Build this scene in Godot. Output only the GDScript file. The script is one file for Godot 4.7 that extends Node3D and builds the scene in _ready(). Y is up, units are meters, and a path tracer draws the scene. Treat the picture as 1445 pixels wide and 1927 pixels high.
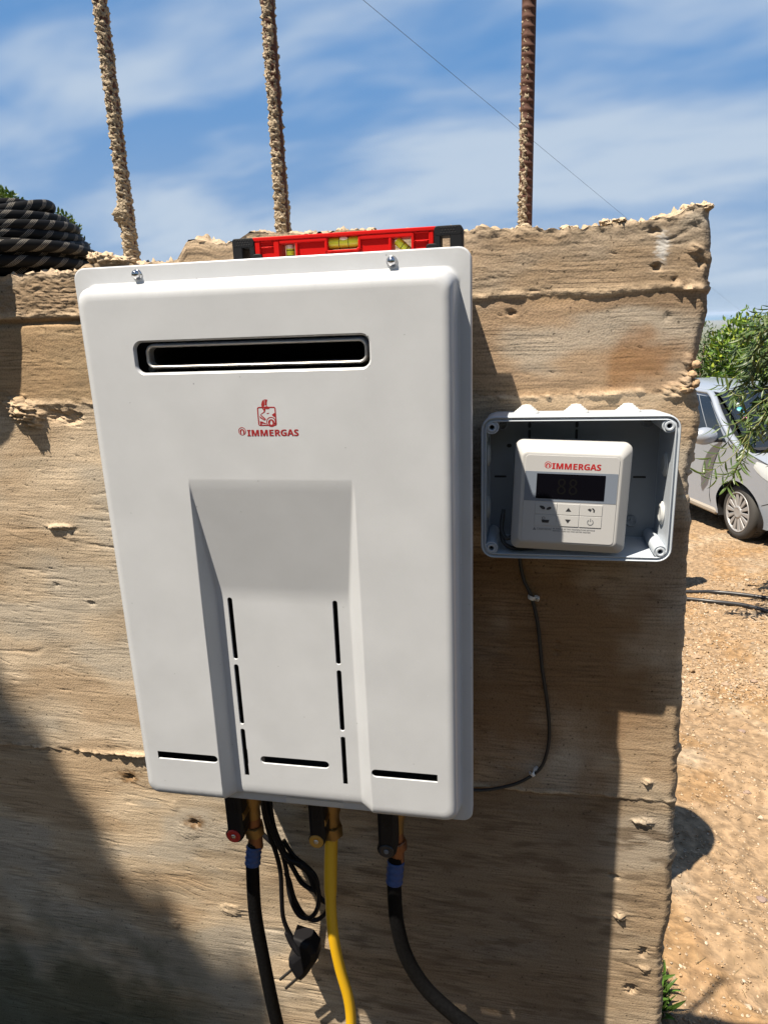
extends Node3D

# ------------------------------------------------------------------ mesh builder
class Mb:
	var v := PackedVector3Array()
	var n := PackedVector3Array()
	var uv := PackedVector2Array()
	var c := PackedColorArray()
	var ix := PackedInt32Array()

	func vert(p: Vector3, nn: Vector3, t := Vector2.ZERO) -> int:
		v.append(p); n.append(nn); uv.append(t)
		return v.size() - 1

	func tri(a: Vector3, b: Vector3, d: Vector3, flip := false):   # wound a, b, d clockwise from outside
		var nn := (d - a).cross(b - a).normalized()
		if flip:
			nn = -nn
		var k := vert(a, nn); vert(b, nn); vert(d, nn)
		if flip:
			ix.append_array(PackedInt32Array([k, k + 2, k + 1]))
		else:
			ix.append_array(PackedInt32Array([k, k + 1, k + 2]))

	func quad(a: Vector3, b: Vector3, d: Vector3, e: Vector3, flip := false):
		tri(a, b, d, flip); tri(a, d, e, flip)

	# loops: counter-clockwise seen from the side they advance to -> outward faces
	func loft(loops: Array, closed := true, cap0 := false, cap1 := false, flip := false, us := 1.0, vs := 1.0):
		var k0 := v.size()
		var m: int = loops[0].size()
		var w: int = m + 1 if closed else m
		var acc := PackedVector3Array()
		acc.resize(loops.size() * m)
		var last: int = m if closed else m - 1
		for k in loops.size() - 1:
			var la: PackedVector3Array = loops[k]
			var lb: PackedVector3Array = loops[k + 1]
			for i in last:
				var j: int = (i + 1) % m
				var f1 := (la[j] - la[i]).cross(lb[i] - la[i])
				var f2 := (lb[j] - lb[i]).cross(lb[j] - la[j])
				acc[k * m + i] += f1; acc[k * m + j] += f1 + f2
				acc[(k + 1) * m + i] += f1 + f2; acc[(k + 1) * m + j] += f2
		var s := -1.0 if flip else 1.0
		for k in loops.size():
			var lp: PackedVector3Array = loops[k]
			for i in w:
				var q: int = i % m
				vert(lp[q], acc[k * m + q].normalized() * s, Vector2(float(k) * us, float(i) / float(w - 1) * vs))
		for k in loops.size() - 1:
			for i in w - 1:
				var a := k0 + k * w + i
				var b := a + w
				if flip:
					ix.append_array(PackedInt32Array([a, a + 1, b, a + 1, b + 1, b]))
				else:
					ix.append_array(PackedInt32Array([a, b, a + 1, a + 1, b, b + 1]))
		if cap0:
			cap(loops[0], not flip)
		if cap1:
			cap(loops[loops.size() - 1], flip)

	func cap(lp: PackedVector3Array, down := false):
		var mid := Vector3.ZERO
		for p in lp:
			mid += p
		mid /= lp.size()
		for i in lp.size():
			var a := lp[i]
			var b := lp[(i + 1) % lp.size()]
			if (a - b).length_squared() > 1e-14:
				tri(mid, b, a, down)

	func tube(pts: PackedVector3Array, r, sides := 10, caps := true, vs := 1.0, ulen := 0.0):
		var loops := []
		var t0 := (pts[1] - pts[0]).normalized()
		var up := Vector3.UP if absf(t0.y) < 0.9 else Vector3.RIGHT
		var e := t0.cross(up).normalized()
		for k in pts.size():
			var t := (pts[mini(k + 1, pts.size() - 1)] - pts[maxi(k - 1, 0)]).normalized()
			e = (e - t * e.dot(t)).normalized()
			var f := t.cross(e)
			var rr: float = r[k] if (r is Array or r is PackedFloat32Array) else r
			var lp := PackedVector3Array()
			for i in sides:
				var a := TAU * i / sides
				lp.append(pts[k] + (e * cos(a) + f * sin(a)) * rr)
			loops.append(lp)
		var k0 := v.size()
		loft(loops, true, caps, caps)
		if ulen > 0.0:
			var run := 0.0
			for k in pts.size():
				if k > 0:
					run += (pts[k] - pts[k - 1]).length()
				for i in sides + 1:
					uv[k0 + k * (sides + 1) + i] = Vector2(run / ulen, float(i) / sides * vs)

	func lathe(prof: PackedVector2Array, xf: Transform3D, sides := 20, cap0 := true, cap1 := true):   # (radius, height along xf's z)
		var loops := []
		for p in prof:
			var lp := PackedVector3Array()
			for i in sides:
				var a := TAU * i / sides
				lp.append(xf * Vector3(cos(a) * p.x, sin(a) * p.x, p.y))
			loops.append(lp)
		loft(loops, true, cap0, cap1)

	func box(at: Vector3, size: Vector3, bev := 0.0, b := Basis()):
		var h := size * 0.5
		var q := minf(bev, minf(h.x, minf(h.y, h.z)) * 0.9)
		if q <= 0.0:
			q = 0.00005
		var l0 := []
		for zz in [[-h.z, q], [-h.z, q], [-h.z + q, 0.0], [-h.z + q, 0.0], [h.z - q, 0.0], [h.z - q, 0.0], [h.z, q], [h.z, q]]:
			var ins: float = zz[1]
			var lp := PackedVector3Array()
			var xx := h.x - ins
			var yy := h.y - ins
			for s in [[1, -1], [1, 1], [-1, 1], [-1, -1]]:
				var sx: float = s[0]
				var sy: float = s[1]
				var p1 := Vector3(sx * (xx - q), sy * yy, zz[0])
				var p2 := Vector3(sx * xx, sy * (yy - q), zz[0])
				if sx * sy > 0:
					var tmp := p1; p1 = p2; p2 = tmp
				for p in [p1, p1, p2, p2]:
					lp.append(at + b * p)
			l0.append(lp)
		loft(l0, true, true, true)

	# polygon (counter-clockwise, xy) pushed from z0 to z1, front edge rounded by bev
	func prism(poly: PackedVector2Array, z0: float, z1: float, bev := 0.0, xf := Transform3D()):
		var big := PackedVector2Array()      # the triangulation is too coarse for millimetres
		for p in poly:
			big.append((p - poly[0]) * 1000.0)
		var tris := Geometry2D.triangulate_polygon(big)
		var inner := poly
		var loops := []
		var flat := func(pl: PackedVector2Array, z: float) -> PackedVector3Array:
			var lp := PackedVector3Array()
			for p in pl:
				lp.append(xf * Vector3(p.x, p.y, z)); lp.append(xf * Vector3(p.x, p.y, z))
			return lp
		loops.append(flat.call(poly, z0)); loops.append(flat.call(poly, z0))
		loops.append(flat.call(poly, z1 - bev))
		if bev > 0.0:
			inner = PackedVector2Array()
			var m := poly.size()
			for i in m:
				var a := (poly[i] - poly[(i + m - 1) % m]).normalized()
				var b := (poly[(i + 1) % m] - poly[i]).normalized()
				var na := Vector2(-a.y, a.x)
				var nb := Vector2(-b.y, b.x)
				var bis := (na + nb).normalized()
				inner.append(poly[i] + bis * bev / maxf(0.4, bis.dot(na)))
			for s in [0.4, 0.75]:
				var pl := PackedVector2Array()
				for i in m:
					pl.append(poly[i].lerp(inner[i], 1.0 - sqrt(1.0 - s * s)))
				loops.append(flat.call(pl, z1 - bev + bev * s))
			loops.append(flat.call(inner, z1)); loops.append(flat.call(inner, z1))
		else:
			loops.append(flat.call(poly, z1))
		loft(loops, true, false, false)
		for k in range(0, tris.size(), 3):
			var p := inner[tris[k]]
			var q := inner[tris[k + 1]]
			var r := inner[tris[k + 2]]
			if (q - p).cross(r - p) > 0:
				var tmp := q; q = r; r = tmp
			tri(xf * Vector3(p.x, p.y, z1), xf * Vector3(q.x, q.y, z1), xf * Vector3(r.x, r.y, z1))
			tri(xf * Vector3(p.x, p.y, z0), xf * Vector3(q.x, q.y, z0), xf * Vector3(r.x, r.y, z0), true)

	# rough stone: subdivided octahedron pushed by noise
	func stone(at: Vector3, rad: Vector3, noise: FastNoiseLite, sd := 0.0, div := 3, rough := 0.35, b := Basis()):
		var k0 := v.size()
		var dirs := [[Vector3.RIGHT, Vector3.UP, Vector3.BACK], [Vector3.UP, Vector3.LEFT, Vector3.BACK], [Vector3.LEFT, Vector3.DOWN, Vector3.BACK], [Vector3.DOWN, Vector3.RIGHT, Vector3.BACK],
			[Vector3.UP, Vector3.RIGHT, Vector3.FORWARD], [Vector3.LEFT, Vector3.UP, Vector3.FORWARD], [Vector3.DOWN, Vector3.LEFT, Vector3.FORWARD], [Vector3.RIGHT, Vector3.DOWN, Vector3.FORWARD]]
		var f := func(d: Vector3) -> Vector3:
			var q := d.normalized()
			var nz := noise.get_noise_3d(q.x * 1.3 + sd, q.y * 1.3 + sd * 0.7, q.z * 1.3) + 0.5 * noise.get_noise_3d(q.x * 3.1 - sd, q.y * 3.1, q.z * 3.1 + sd)
			return at + b * (q * rad * (1.0 + rough * nz))
		for t in dirs:
			var row := []
			for i in div + 1:
				for j in div + 1 - i:
					var d: Vector3 = t[0] * float(div - i - j) + t[1] * float(i) + t[2] * float(j)
					var p: Vector3 = f.call(d)
					var e := d.normalized()
					var ta := e.cross(Vector3(0.31, 0.87, 0.39)).normalized()
					var tb := e.cross(ta)
					var nn: Vector3 = (f.call(e + ta * 0.25) - f.call(e - ta * 0.25)).cross(f.call(e + tb * 0.25) - f.call(e - tb * 0.25)).normalized()
					if nn.dot(b * e) < 0:
						nn = -nn
					row.append(vert(p, nn, Vector2(e.x, e.y)))
			var at_ := func(i: int, j: int) -> int:
				return row[i * (div + 1) - i * (i - 1) / 2 + j]
			for i in div:
				for j in div - i:
					ix.append_array(PackedInt32Array([at_.call(i, j), at_.call(i, j + 1), at_.call(i + 1, j)]))
					if j < div - i - 1:
						ix.append_array(PackedInt32Array([at_.call(i + 1, j), at_.call(i, j + 1), at_.call(i + 1, j + 1)]))
		return k0

	func sphere(at: Vector3, r: Vector3, seg := 16, b := Basis()):
		var loops := []
		for k in range(0, seg / 2 + 1):
			var a := -PI / 2 + PI * k / (seg / 2)
			var lp := PackedVector3Array()
			for i in seg:
				var q := TAU * i / seg
				lp.append(at + b * (Vector3(cos(a) * cos(q), cos(a) * sin(q), sin(a)) * r))
			loops.append(lp)
		loft(loops)

	func mesh() -> ArrayMesh:
		var a := []
		a.resize(Mesh.ARRAY_MAX)
		a[Mesh.ARRAY_VERTEX] = v; a[Mesh.ARRAY_NORMAL] = n; a[Mesh.ARRAY_TEX_UV] = uv; a[Mesh.ARRAY_INDEX] = ix
		if c.size() == v.size() and c.size() > 0:
			a[Mesh.ARRAY_COLOR] = c
		var m := ArrayMesh.new()
		m.add_surface_from_arrays(Mesh.PRIMITIVE_TRIANGLES, a)
		return m

# ------------------------------------------------------------------ small helpers
var taken := {}
func numbered(called: String) -> String:
	var k: int = taken.get(called, 0)
	taken[called] = k + 1
	return called if k == 0 else "%s_%03d" % [called, k]

func tag(o: Node3D, label := "", category := "", group := "", kind := ""):
	if label: o.set_meta("label", label)
	if category: o.set_meta("category", category)
	if group: o.set_meta("group", group)
	if kind: o.set_meta("kind", kind)

func thing(called: String, label: String, category: String, at := Vector3.ZERO, group := "", basis_ := Basis()) -> Node3D:
	var o := Node3D.new()
	o.name = numbered(called)
	add_child(o)
	o.transform = Transform3D(basis_, at)
	tag(o, label, category, group)
	return o

# local = true: the mesh is in its parent's own axes; otherwise it is in world places
func put(b, called: String, m: Material, parent: Node = self, local := false) -> MeshInstance3D:
	var o := MeshInstance3D.new()
	o.mesh = b.mesh() if b is Mb else b
	o.material_override = m
	if parent == self:
		o.name = numbered(called)
		add_child(o)
	else:
		o.name = called
		parent.add_child(o, true)
		if not local:
			o.transform = frame(parent).affine_inverse()
	return o

func frame(q: Node) -> Transform3D:
	var acc := Transform3D()
	while q != self:
		acc = (q as Node3D).transform * acc
		q = q.get_parent()
	return acc

func mat(r: float, g: float, b: float, rough := 0.8, metal := 0.0, spec := 0.5) -> StandardMaterial3D:
	var m := StandardMaterial3D.new()
	m.albedo_color = Color(r, g, b).linear_to_srgb()
	m.roughness = rough
	m.metallic = metal
	m.metallic_specular = spec
	return m

func noise(freq: float, sd: int, oct := 3, type := FastNoiseLite.TYPE_SIMPLEX) -> FastNoiseLite:
	var f := FastNoiseLite.new()
	f.noise_type = type
	f.frequency = freq
	f.seed = sd
	f.fractal_octaves = oct
	if oct <= 1:
		f.fractal_type = FastNoiseLite.FRACTAL_NONE
	return f

func noise_image(freq: float, sd: int, w := 512, h := 512, oct := 5) -> Image:
	var f := noise(freq, sd, oct)
	var im := f.get_seamless_image(w, h, false, false, 0.15, true)
	return im

# crisp wavy lines: ridged noise, to be stretched along the grain
func ridge_image(freq: float, sd: int, w: int, h: int, oct := 4) -> Image:
	var f := noise(freq, sd, oct)
	f.fractal_type = FastNoiseLite.FRACTAL_RIDGED
	f.domain_warp_enabled = true
	f.domain_warp_amplitude = 18.0
	f.domain_warp_frequency = 0.012
	return f.get_seamless_image(w, h, false, false, 0.15, true)

func tex(im: Image) -> ImageTexture:
	return ImageTexture.create_from_image(im)

func bump(im: Image, s: float) -> ImageTexture:
	var q := im.duplicate() as Image
	q.convert(Image.FORMAT_RGBA8)
	q.bump_map_to_normal_map(s)
	return ImageTexture.create_from_image(q)

# a grey noise picture squeezed to lo..hi, as a colour multiplier
func grey(im: Image, lo: float, hi: float) -> ImageTexture:
	var q := im.duplicate() as Image
	q.convert(Image.FORMAT_L8)
	var d := q.get_data()
	for i in d.size():
		d[i] = clampi(int((lo + (hi - lo) * d[i] / 255.0) * 255.0), 0, 255)
	return ImageTexture.create_from_image(Image.create_from_data(q.get_width(), q.get_height(), false, Image.FORMAT_L8, d))

func smooth_path(pts: PackedVector3Array, per := 8) -> PackedVector3Array:
	var out := PackedVector3Array()
	for k in pts.size() - 1:
		var a := pts[maxi(k - 1, 0)]
		var b := pts[k]
		var d := pts[k + 1]
		var e := pts[mini(k + 2, pts.size() - 1)]
		for i in per:
			out.append(b.cubic_interpolate(d, a, e, float(i) / per))
	out.append(pts[pts.size() - 1])
	return out

# points of a rounded rectangle, counter-clockwise from +z; xs, ys: extra points along the edges
func rrect(x0: float, x1: float, y0: float, y1: float, r: float, z: float, seg := 6, xs := PackedFloat32Array(), ys := PackedFloat32Array()) -> PackedVector3Array:
	var lp := PackedVector3Array()
	for x in xs:
		lp.append(Vector3(x, y0, z))
	for k in seg + 1:
		var a := -PI / 2 + PI / 2 * k / seg
		lp.append(Vector3(x1 - r + cos(a) * r, y0 + r + sin(a) * r, z))
	for y in ys:
		lp.append(Vector3(x1, y, z))
	for k in seg + 1:
		var a := PI / 2 * k / seg
		lp.append(Vector3(x1 - r + cos(a) * r, y1 - r + sin(a) * r, z))
	for i in range(xs.size() - 1, -1, -1):
		lp.append(Vector3(xs[i], y1, z))
	for k in seg + 1:
		var a := PI / 2 + PI / 2 * k / seg
		lp.append(Vector3(x0 + r + cos(a) * r, y1 - r + sin(a) * r, z))
	for i in range(ys.size() - 1, -1, -1):
		lp.append(Vector3(x0, ys[i], z))
	for k in seg + 1:
		var a := PI + PI / 2 * k / seg
		lp.append(Vector3(x0 + r + cos(a) * r, y0 + r + sin(a) * r, z))
	return lp

func poly_rr(w: float, h: float, r: float, seg := 5, at := Vector2.ZERO) -> PackedVector2Array:
	var out := PackedVector2Array()
	for p in rrect(-w / 2, w / 2, -h / 2, h / 2, r, 0, seg):
		out.append(Vector2(p.x, p.y) + at)
	return out

func circle(at: Vector2, r: float, seg := 24) -> PackedVector2Array:
	var out := PackedVector2Array()
	for i in seg:
		out.append(at + Vector2(cos(TAU * i / seg), sin(TAU * i / seg)) * r)
	return out

func ss(a: float, b: float, x: float) -> float:
	return smoothstep(a, b, x)

func knots(tab: Array, x: float) -> float:
	if x <= tab[0][0]: return tab[0][1]
	for k in tab.size() - 1:
		if x <= tab[k + 1][0]:
			return lerpf(tab[k][1], tab[k + 1][1], (x - tab[k][0]) / (tab[k + 1][0] - tab[k][0]))
	return tab[tab.size() - 1][1]

func lines(spans: Array) -> PackedFloat32Array:   # [[from, step], ..., [end]]
	var out := PackedFloat32Array()
	for k in spans.size() - 1:
		var a: float = spans[k][0]
		var b: float = spans[k + 1][0]
		var m := maxi(1, roundi(absf(b - a) / spans[k][1]))
		for i in m:
			out.append(lerpf(a, b, float(i) / m))
	out.append(spans[spans.size() - 1][0])
	return out

func letters(text: String, h: float, w: float, at: Vector3, m: Material, parent: Node, called := "lettering", turn := Basis(), font := "Droid Sans", weight := 700, depth := 0.00006, bold := 0.0):
	var t := TextMesh.new()
	var sf := SystemFont.new()
	sf.font_names = PackedStringArray([font])
	sf.font_weight = weight
	t.font = sf
	t.text = text
	t.font_size = 64
	t.pixel_size = 0.001
	t.depth = 0.002
	t.curve_step = 1.0
	var box := t.get_aabb()
	var o := MeshInstance3D.new()
	o.mesh = t
	o.material_override = m
	o.name = called
	parent.add_child(o, true)
	var s := Vector3(w / box.size.x, h / box.size.y, depth / 0.002)
	var b := turn * Basis.from_scale(s)
	o.transform = frame(parent).affine_inverse() * Transform3D(b, at - b * box.get_center())
	if bold > 0.0:      # a second, slightly shifted pass makes the strokes as heavy as print
		var o2 := o.duplicate() as MeshInstance3D
		o2.name = called
		parent.add_child(o2, true)
		o2.transform = frame(parent).affine_inverse() * Transform3D(b, at - b * box.get_center() + turn * Vector3(bold, bold * 0.3, 0.00002))
	return o

const WALL_Z := -0.17
const TO_SUN := Vector3(-0.955, 2.88, 1.0)
const LEADS := [
	[ [[-0.1000, 0.0090], [-0.0999, -0.0500], [-0.0994, -0.1101], [-0.0963, -0.1477], [-0.089, -0.188], [-0.0868, -0.2199], [-0.0894, -0.2608], [-0.0907, -0.2972], [-0.0845, -0.3251], [-0.0767, -0.3398]] , -0.118 , -0.138 ],
	[ [[-0.0940, 0.0090], [-0.0930, -0.0500], [-0.0932, -0.1078], [-0.0843, -0.1516], [-0.0719, -0.1814], [-0.0515, -0.1909], [-0.0373, -0.2134], [-0.0335, -0.2426], [-0.0398, -0.2688], [-0.0515, -0.2833], [-0.0664, -0.2805], [-0.0763, -0.2539], [-0.0786, -0.2142], [-0.0847, -0.183], [-0.0968, -0.1749], [-0.1106, -0.1621]] , -0.112 , -0.135 ],
	[ [[-0.0880, 0.0090], [-0.0900, -0.0500], [-0.0935, -0.1181], [-0.0847, -0.1675], [-0.0696, -0.1924], [-0.0495, -0.2095], [-0.0407, -0.2383], [-0.031, -0.2546], [-0.0207, -0.2607]] , -0.125 , -0.13 ],
	[ [[-0.0796, -0.2182], [-0.0764, -0.2329], [-0.0721, -0.2629], [-0.0608, -0.2897], [-0.0459, -0.2966], [-0.0345, -0.2883], [-0.0248, -0.2714]] , -0.13 , -0.14 ],
	[ [[-0.0910, 0.0090], [-0.0895, -0.0700], [-0.0889, -0.1349], [-0.0776, -0.1793], [-0.0669, -0.2073], [-0.0578, -0.2284], [-0.0436, -0.2389], [-0.037, -0.2355], [-0.0401, -0.2185], [-0.0519, -0.2053], [-0.068, -0.1927], [-0.0811, -0.17]] , -0.122 , -0.135 ],
]
const PLUG := [Vector2(-0.0748, -0.3506), Vector2(-0.0881, -0.3644), Vector2(-0.0886, -0.3767), Vector2(-0.0793, -0.397), Vector2(-0.0706, -0.3995), Vector2(-0.0627, -0.3898), Vector2(-0.0462, -0.3612), Vector2(-0.0458, -0.3451), Vector2(-0.0547, -0.3307), Vector2(-0.0785, -0.3254)]
const PLUG_NECK := [[-0.0882, -0.3212, -0.134], [-0.0796, -0.3398, -0.134], [-0.0693, -0.3515, -0.134]]
const PINS := [[[-0.078, -0.4003, -0.134], [-0.0967, -0.4219, -0.134]], [[-0.0836, -0.3848, -0.134], [-0.104, -0.4073, -0.134]]]
const LOW_SPRAYS := [[[1.876, -0.145, -4.333], [1.809, -0.219, -4.32], [1.754, -0.288, -4.311], [1.727, -0.369, -4.304], [1.721, -0.452, -4.301], [1.694, -0.548, -4.29]], [[1.835, -0.16, -4.32], [1.792, -0.246, -4.309], [1.73, -0.308, -4.301], [1.65, -0.367, -4.29], [1.559, -0.425, -4.277], [1.471, -0.481, -4.265]], [[1.717, -0.301, -4.258], [1.656, -0.411, -4.236], [1.593, -0.474, -4.228], [1.53, -0.523, -4.223], [1.456, -0.559, -4.219]], [[1.707, -0.358, -4.24], [1.681, -0.48, -4.222], [1.646, -0.534, -4.221], [1.583, -0.57, -4.22], [1.52, -0.596, -4.221]], [[1.741, -0.282, -4.268], [1.728, -0.379, -4.259], [1.725, -0.451, -4.26], [1.708, -0.523, -4.258]], [[1.867, -0.009, -4.369], [1.771, -0.025, -4.367], [1.674, -0.057, -4.36], [1.61, -0.016, -4.38], [1.553, 0.015, -4.398]], [[1.868, -0.06, -4.355], [1.773, -0.126, -4.339], [1.694, -0.211, -4.321], [1.621, -0.246, -4.318], [1.532, -0.245, -4.321]], [[1.695, -0.436, -4.216], [1.657, -0.513, -4.208], [1.64, -0.584, -4.206], [1.612, -0.639, -4.206]]]

# ------------------------------------------------------------------ sky
const SKY_GAIN := 1.0
func sky_image() -> Image:
	var w := 2048
	var h := 1024
	var n1 := noise(0.9, 101, 5)
	var n2 := noise(2.6, 102, 4)
	var n3 := noise(0.45, 103, 3)
	var data := PackedFloat32Array()
	data.resize(w * h * 3)
	var k := 0
	for j in h:
		var el := PI * (0.5 - (j + 0.5) / h)
		var y := sin(el)
		var cy := cos(el)
		var base := Color(0.52, 0.65, 0.80).lerp(Color(0.150, 0.36, 0.72), pow(clampf(y / 0.30, 0.0, 1.0), 0.62))
		base = base.lerp(Color(0.055, 0.165, 0.44), ss(0.25, 0.9, y))
		if y < 0.0:
			base = Color(0.36, 0.34, 0.30)
		for i in w:
			var r := base.r
			var g := base.g
			var b := base.b
			if y > -0.01:
				var a := TAU * (i + 0.5) / w
				var dx := sin(a) * cy
				var dz := -cos(a) * cy
				var q := 1.0 / (y + 0.16)
				var u := dx * q
				var v := dz * q
				var ur := u * 0.93 + v * 0.37
				var vr := v * 0.93 - u * 0.37
				var wp := n3.get_noise_2d(ur * 0.8, vr * 0.8)
				var c := n1.get_noise_2d(ur * 0.60 + 5.2, vr * 1.05 + wp * 0.25 + 1.3) * 0.95 + n2.get_noise_2d(ur * 0.8 + wp * 0.2, vr * 2.0 + wp * 0.5) * 0.14
				c += 0.40 * n3.get_noise_2d(ur * 0.5 + 7.0, vr * 0.6)
				var al := ss(-0.48, 0.80, c + 0.17) * ss(0.0, 0.05, y) * 0.82
				al *= 1.0 - 0.5 * ss(0.4, 0.9, y)
				r = lerpf(r, 0.66, al)
				g = lerpf(g, 0.77, al)
				b = lerpf(b, 0.90, al)
			data[k] = r * SKY_GAIN; data[k + 1] = g * SKY_GAIN; data[k + 2] = b * SKY_GAIN
			k += 3
	return Image.create_from_data(w, h, false, Image.FORMAT_RGBF, data.to_byte_array())

func _ready():
	var cam := Camera3D.new()
	cam.name = "camera"
	add_child(cam)
	cam.fov = 73.8356
	cam.near = 0.02
	cam.far = 60000.0
	cam.transform = Transform3D(Basis(Vector3(0.982352, -0.036214, -0.183503), Vector3(-0.014084, 0.96397, -0.265636), Vector3(0.186511, 0.263533, 0.946448)), Vector3(0.2106, 0.4793, 0.5764))
	cam.current = true
	var we := WorldEnvironment.new()
	we.name = "environment"
	var env := Environment.new()
	env.background_mode = Environment.BG_SKY
	var sky := Sky.new()
	var pano := PanoramaSkyMaterial.new()
	pano.panorama = ImageTexture.create_from_image(sky_image())
	pano.energy_multiplier = 0.38
	sky.sky_material = pano
	env.sky = sky
	env.ambient_light_source = Environment.AMBIENT_SOURCE_SKY
	env.tonemap_mode = Environment.TONE_MAPPER_LINEAR
	env.tonemap_exposure = 2.3
	env.sdfgi_enabled = true
	env.ssao_enabled = true
	env.ssil_enabled = true
	env.fog_enabled = true
	env.fog_density = 0.0001
	env.fog_light_color = Color(0.72, 0.80, 0.90)
	we.environment = env
	add_child(we)
	var sun := DirectionalLight3D.new()
	sun.name = "sun"
	sun.light_energy = 1.6
	sun.light_color = Color(1.0, 0.95, 0.875)
	sun.light_angular_distance = 0.5
	sun.shadow_enabled = true
	add_child(sun)
	sun.transform = Transform3D(Basis.looking_at(-TO_SUN.normalized(), Vector3.UP), Vector3(-3, 10, 4))
	build_ground()
	build_wall()
	build_rebars()
	build_heater()
	build_level()
	build_box()
	build_panel()
	build_cable()
	build_valves()
	build_hoses()
	build_lead()
	build_coil()
	build_car()
	build_plants()
	build_yard()

# ------------------------------------------------------------------ terrain
var n_ground := noise(0.55, 11, 4)
var n_bumps := noise(7.0, 12, 3)
var n_far := noise(0.004, 13, 4)

func ground_y(x: float, z: float) -> float:
	var back := -1.5 - 0.067 * (-z - 1.0)
	if z < -13.0:
		var d := -z - 13.0
		back = -2.3 - 34.0 * (1.0 - exp(-d / 260.0)) - 0.0002 * d
		back += n_far.get_noise_2d(x, z) * minf(d * 0.02, 5.0)
	var front := -0.72 + 0.02 * z
	var y := lerpf(front, back, ss(-0.20, -0.85, z))
	return y + n_ground.get_noise_2d(x, z) * 0.035

func build_ground():
	var im := noise_image(0.012, 21, 1024, 1024, 6)
	var m := mat(0.285, 0.178, 0.092, 0.95, 0.0, 0.25)
	m.vertex_color_use_as_albedo = true
	m.albedo_color = Color.WHITE
	m.albedo_texture = grey(im, 0.72, 1.06)
	m.normal_enabled = true
	m.normal_texture = bump(im, 10.0)
	m.normal_scale = 1.0
	var xs := lines([[-5000.0, 1000.0], [-1000.0, 200.0], [-200.0, 40.0], [-40.0, 6.0], [-8.0, 1.0], [-3.0, 0.25], [0.5, 0.03], [3.3, 0.12], [6.0, 0.6], [12.0, 3.0], [40.0, 14.0], [200.0, 60.0], [1000.0, 200.0], [5000.0]])
	var zs := lines([[14.0, 2.0], [2.0, 0.3], [-0.2, 0.06], [-0.9, 0.03], [-7.5, 0.06], [-13.0, 0.5], [-20.0, 2.0], [-60.0, 10.0], [-300.0, 40.0], [-1500.0, 200.0], [-4200.0]])
	var b := Mb.new()
	var w := xs.size()
	for j in zs.size():
		for i in w:
			var x := xs[i]
			var z := zs[j]
			var y := ground_y(x, z)
			var near := x > 0.3 and x < 4.0 and z < -0.5 and z > -9.0
			if near:
				y += n_bumps.get_noise_2d(x, z) * 0.014
			var e := 0.02 if near else 0.5
			var nn := Vector3(ground_y(x - e, z) - ground_y(x + e, z), 2.0 * e, ground_y(x, z - e) - ground_y(x, z + e))
			if near:
				nn.x += (n_bumps.get_noise_2d(x - e, z) - n_bumps.get_noise_2d(x + e, z)) * 0.014
				nn.z += (n_bumps.get_noise_2d(x, z - e) - n_bumps.get_noise_2d(x, z + e)) * 0.014
			b.vert(Vector3(x, y, z), nn.normalized(), Vector2(x, z) * 1.1)
			var col := Color(0.305, 0.212, 0.130)
			var pale := ss(0.0, 0.35, n_ground.get_noise_2d(x * 1.7 + 40.0, z * 1.7))
			col = col.lerp(Color(0.36, 0.285, 0.20), pale * 0.8)
			col = col.lerp(Color(0.29, 0.175, 0.08), ss(0.1, 0.4, n_ground.get_noise_2d(x * 2.3 - 9.0, z * 2.3)) * 0.6)
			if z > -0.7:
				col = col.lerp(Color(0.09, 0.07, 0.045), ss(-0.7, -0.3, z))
			if z < -13.0:
				var g := ss(-0.2, 0.3, n_far.get_noise_2d(x * 3.0, z * 3.0))
				col = Color(0.16, 0.16, 0.08).lerp(Color(0.09, 0.12, 0.05), g)
				col = col.lerp(Color(0.20, 0.21, 0.19), ss(-500.0, -3000.0, z))
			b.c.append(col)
	for j in zs.size() - 1:
		for i in w - 1:
			var a := j * w + i
			b.ix.append_array(PackedInt32Array([a, a + w, a + 1, a + 1, a + w, a + w + 1]))
	var o := put(b, "ground", m)
	tag(o, "sandy orange earth yard sloping down behind the concrete wall", "ground", "", "structure")
	# sea
	var sea := PlaneMesh.new()
	sea.size = Vector2(60000, 30000)
	var ms := mat(0.06, 0.14, 0.22, 0.45, 0.0, 0.3)
	var so := put(sea, "sea", ms)
	so.position = Vector3(0, -37.0, -18900)
	tag(so, "pale blue sea on the horizon beyond the coast", "sea", "", "structure")

# ------------------------------------------------------------------ concrete wall
var n_streak := noise(1.0, 31, 3)
var n_fine := noise(1.0, 32, 2)
var n_crack := noise(1.0, 33, 2)
var n_rough := noise(1.0, 34, 4)
var n_tone := noise(1.0, 35, 4)
var n_pit := noise(1.0, 36, 1, FastNoiseLite.TYPE_CELLULAR)
const JOINTS := [-0.087, 0.402, 0.503]
const TOP := [[-2.5, 0.553], [-0.384, 0.5514], [-0.349, 0.5509], [-0.30, 0.5475], [-0.275, 0.5555], [-0.255, 0.562], [-0.2157, 0.5585], [-0.1961, 0.5545], [-0.1742, 0.5545], [-0.1484, 0.558], [-0.1455, 0.578], [-0.1184, 0.5735], [-0.0906, 0.5745], [-0.0718, 0.5804], [-0.0273, 0.5778], [0.062, 0.5738], [0.1556, 0.5691], [0.1717, 0.5697], [0.2165, 0.568], [0.2552, 0.5667], [0.2756, 0.5636], [0.2955, 0.5682], [0.3251, 0.5688], [0.3541, 0.5718], [0.3729, 0.5763], [0.3907, 0.5789], [0.42, 0.579]]
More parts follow.
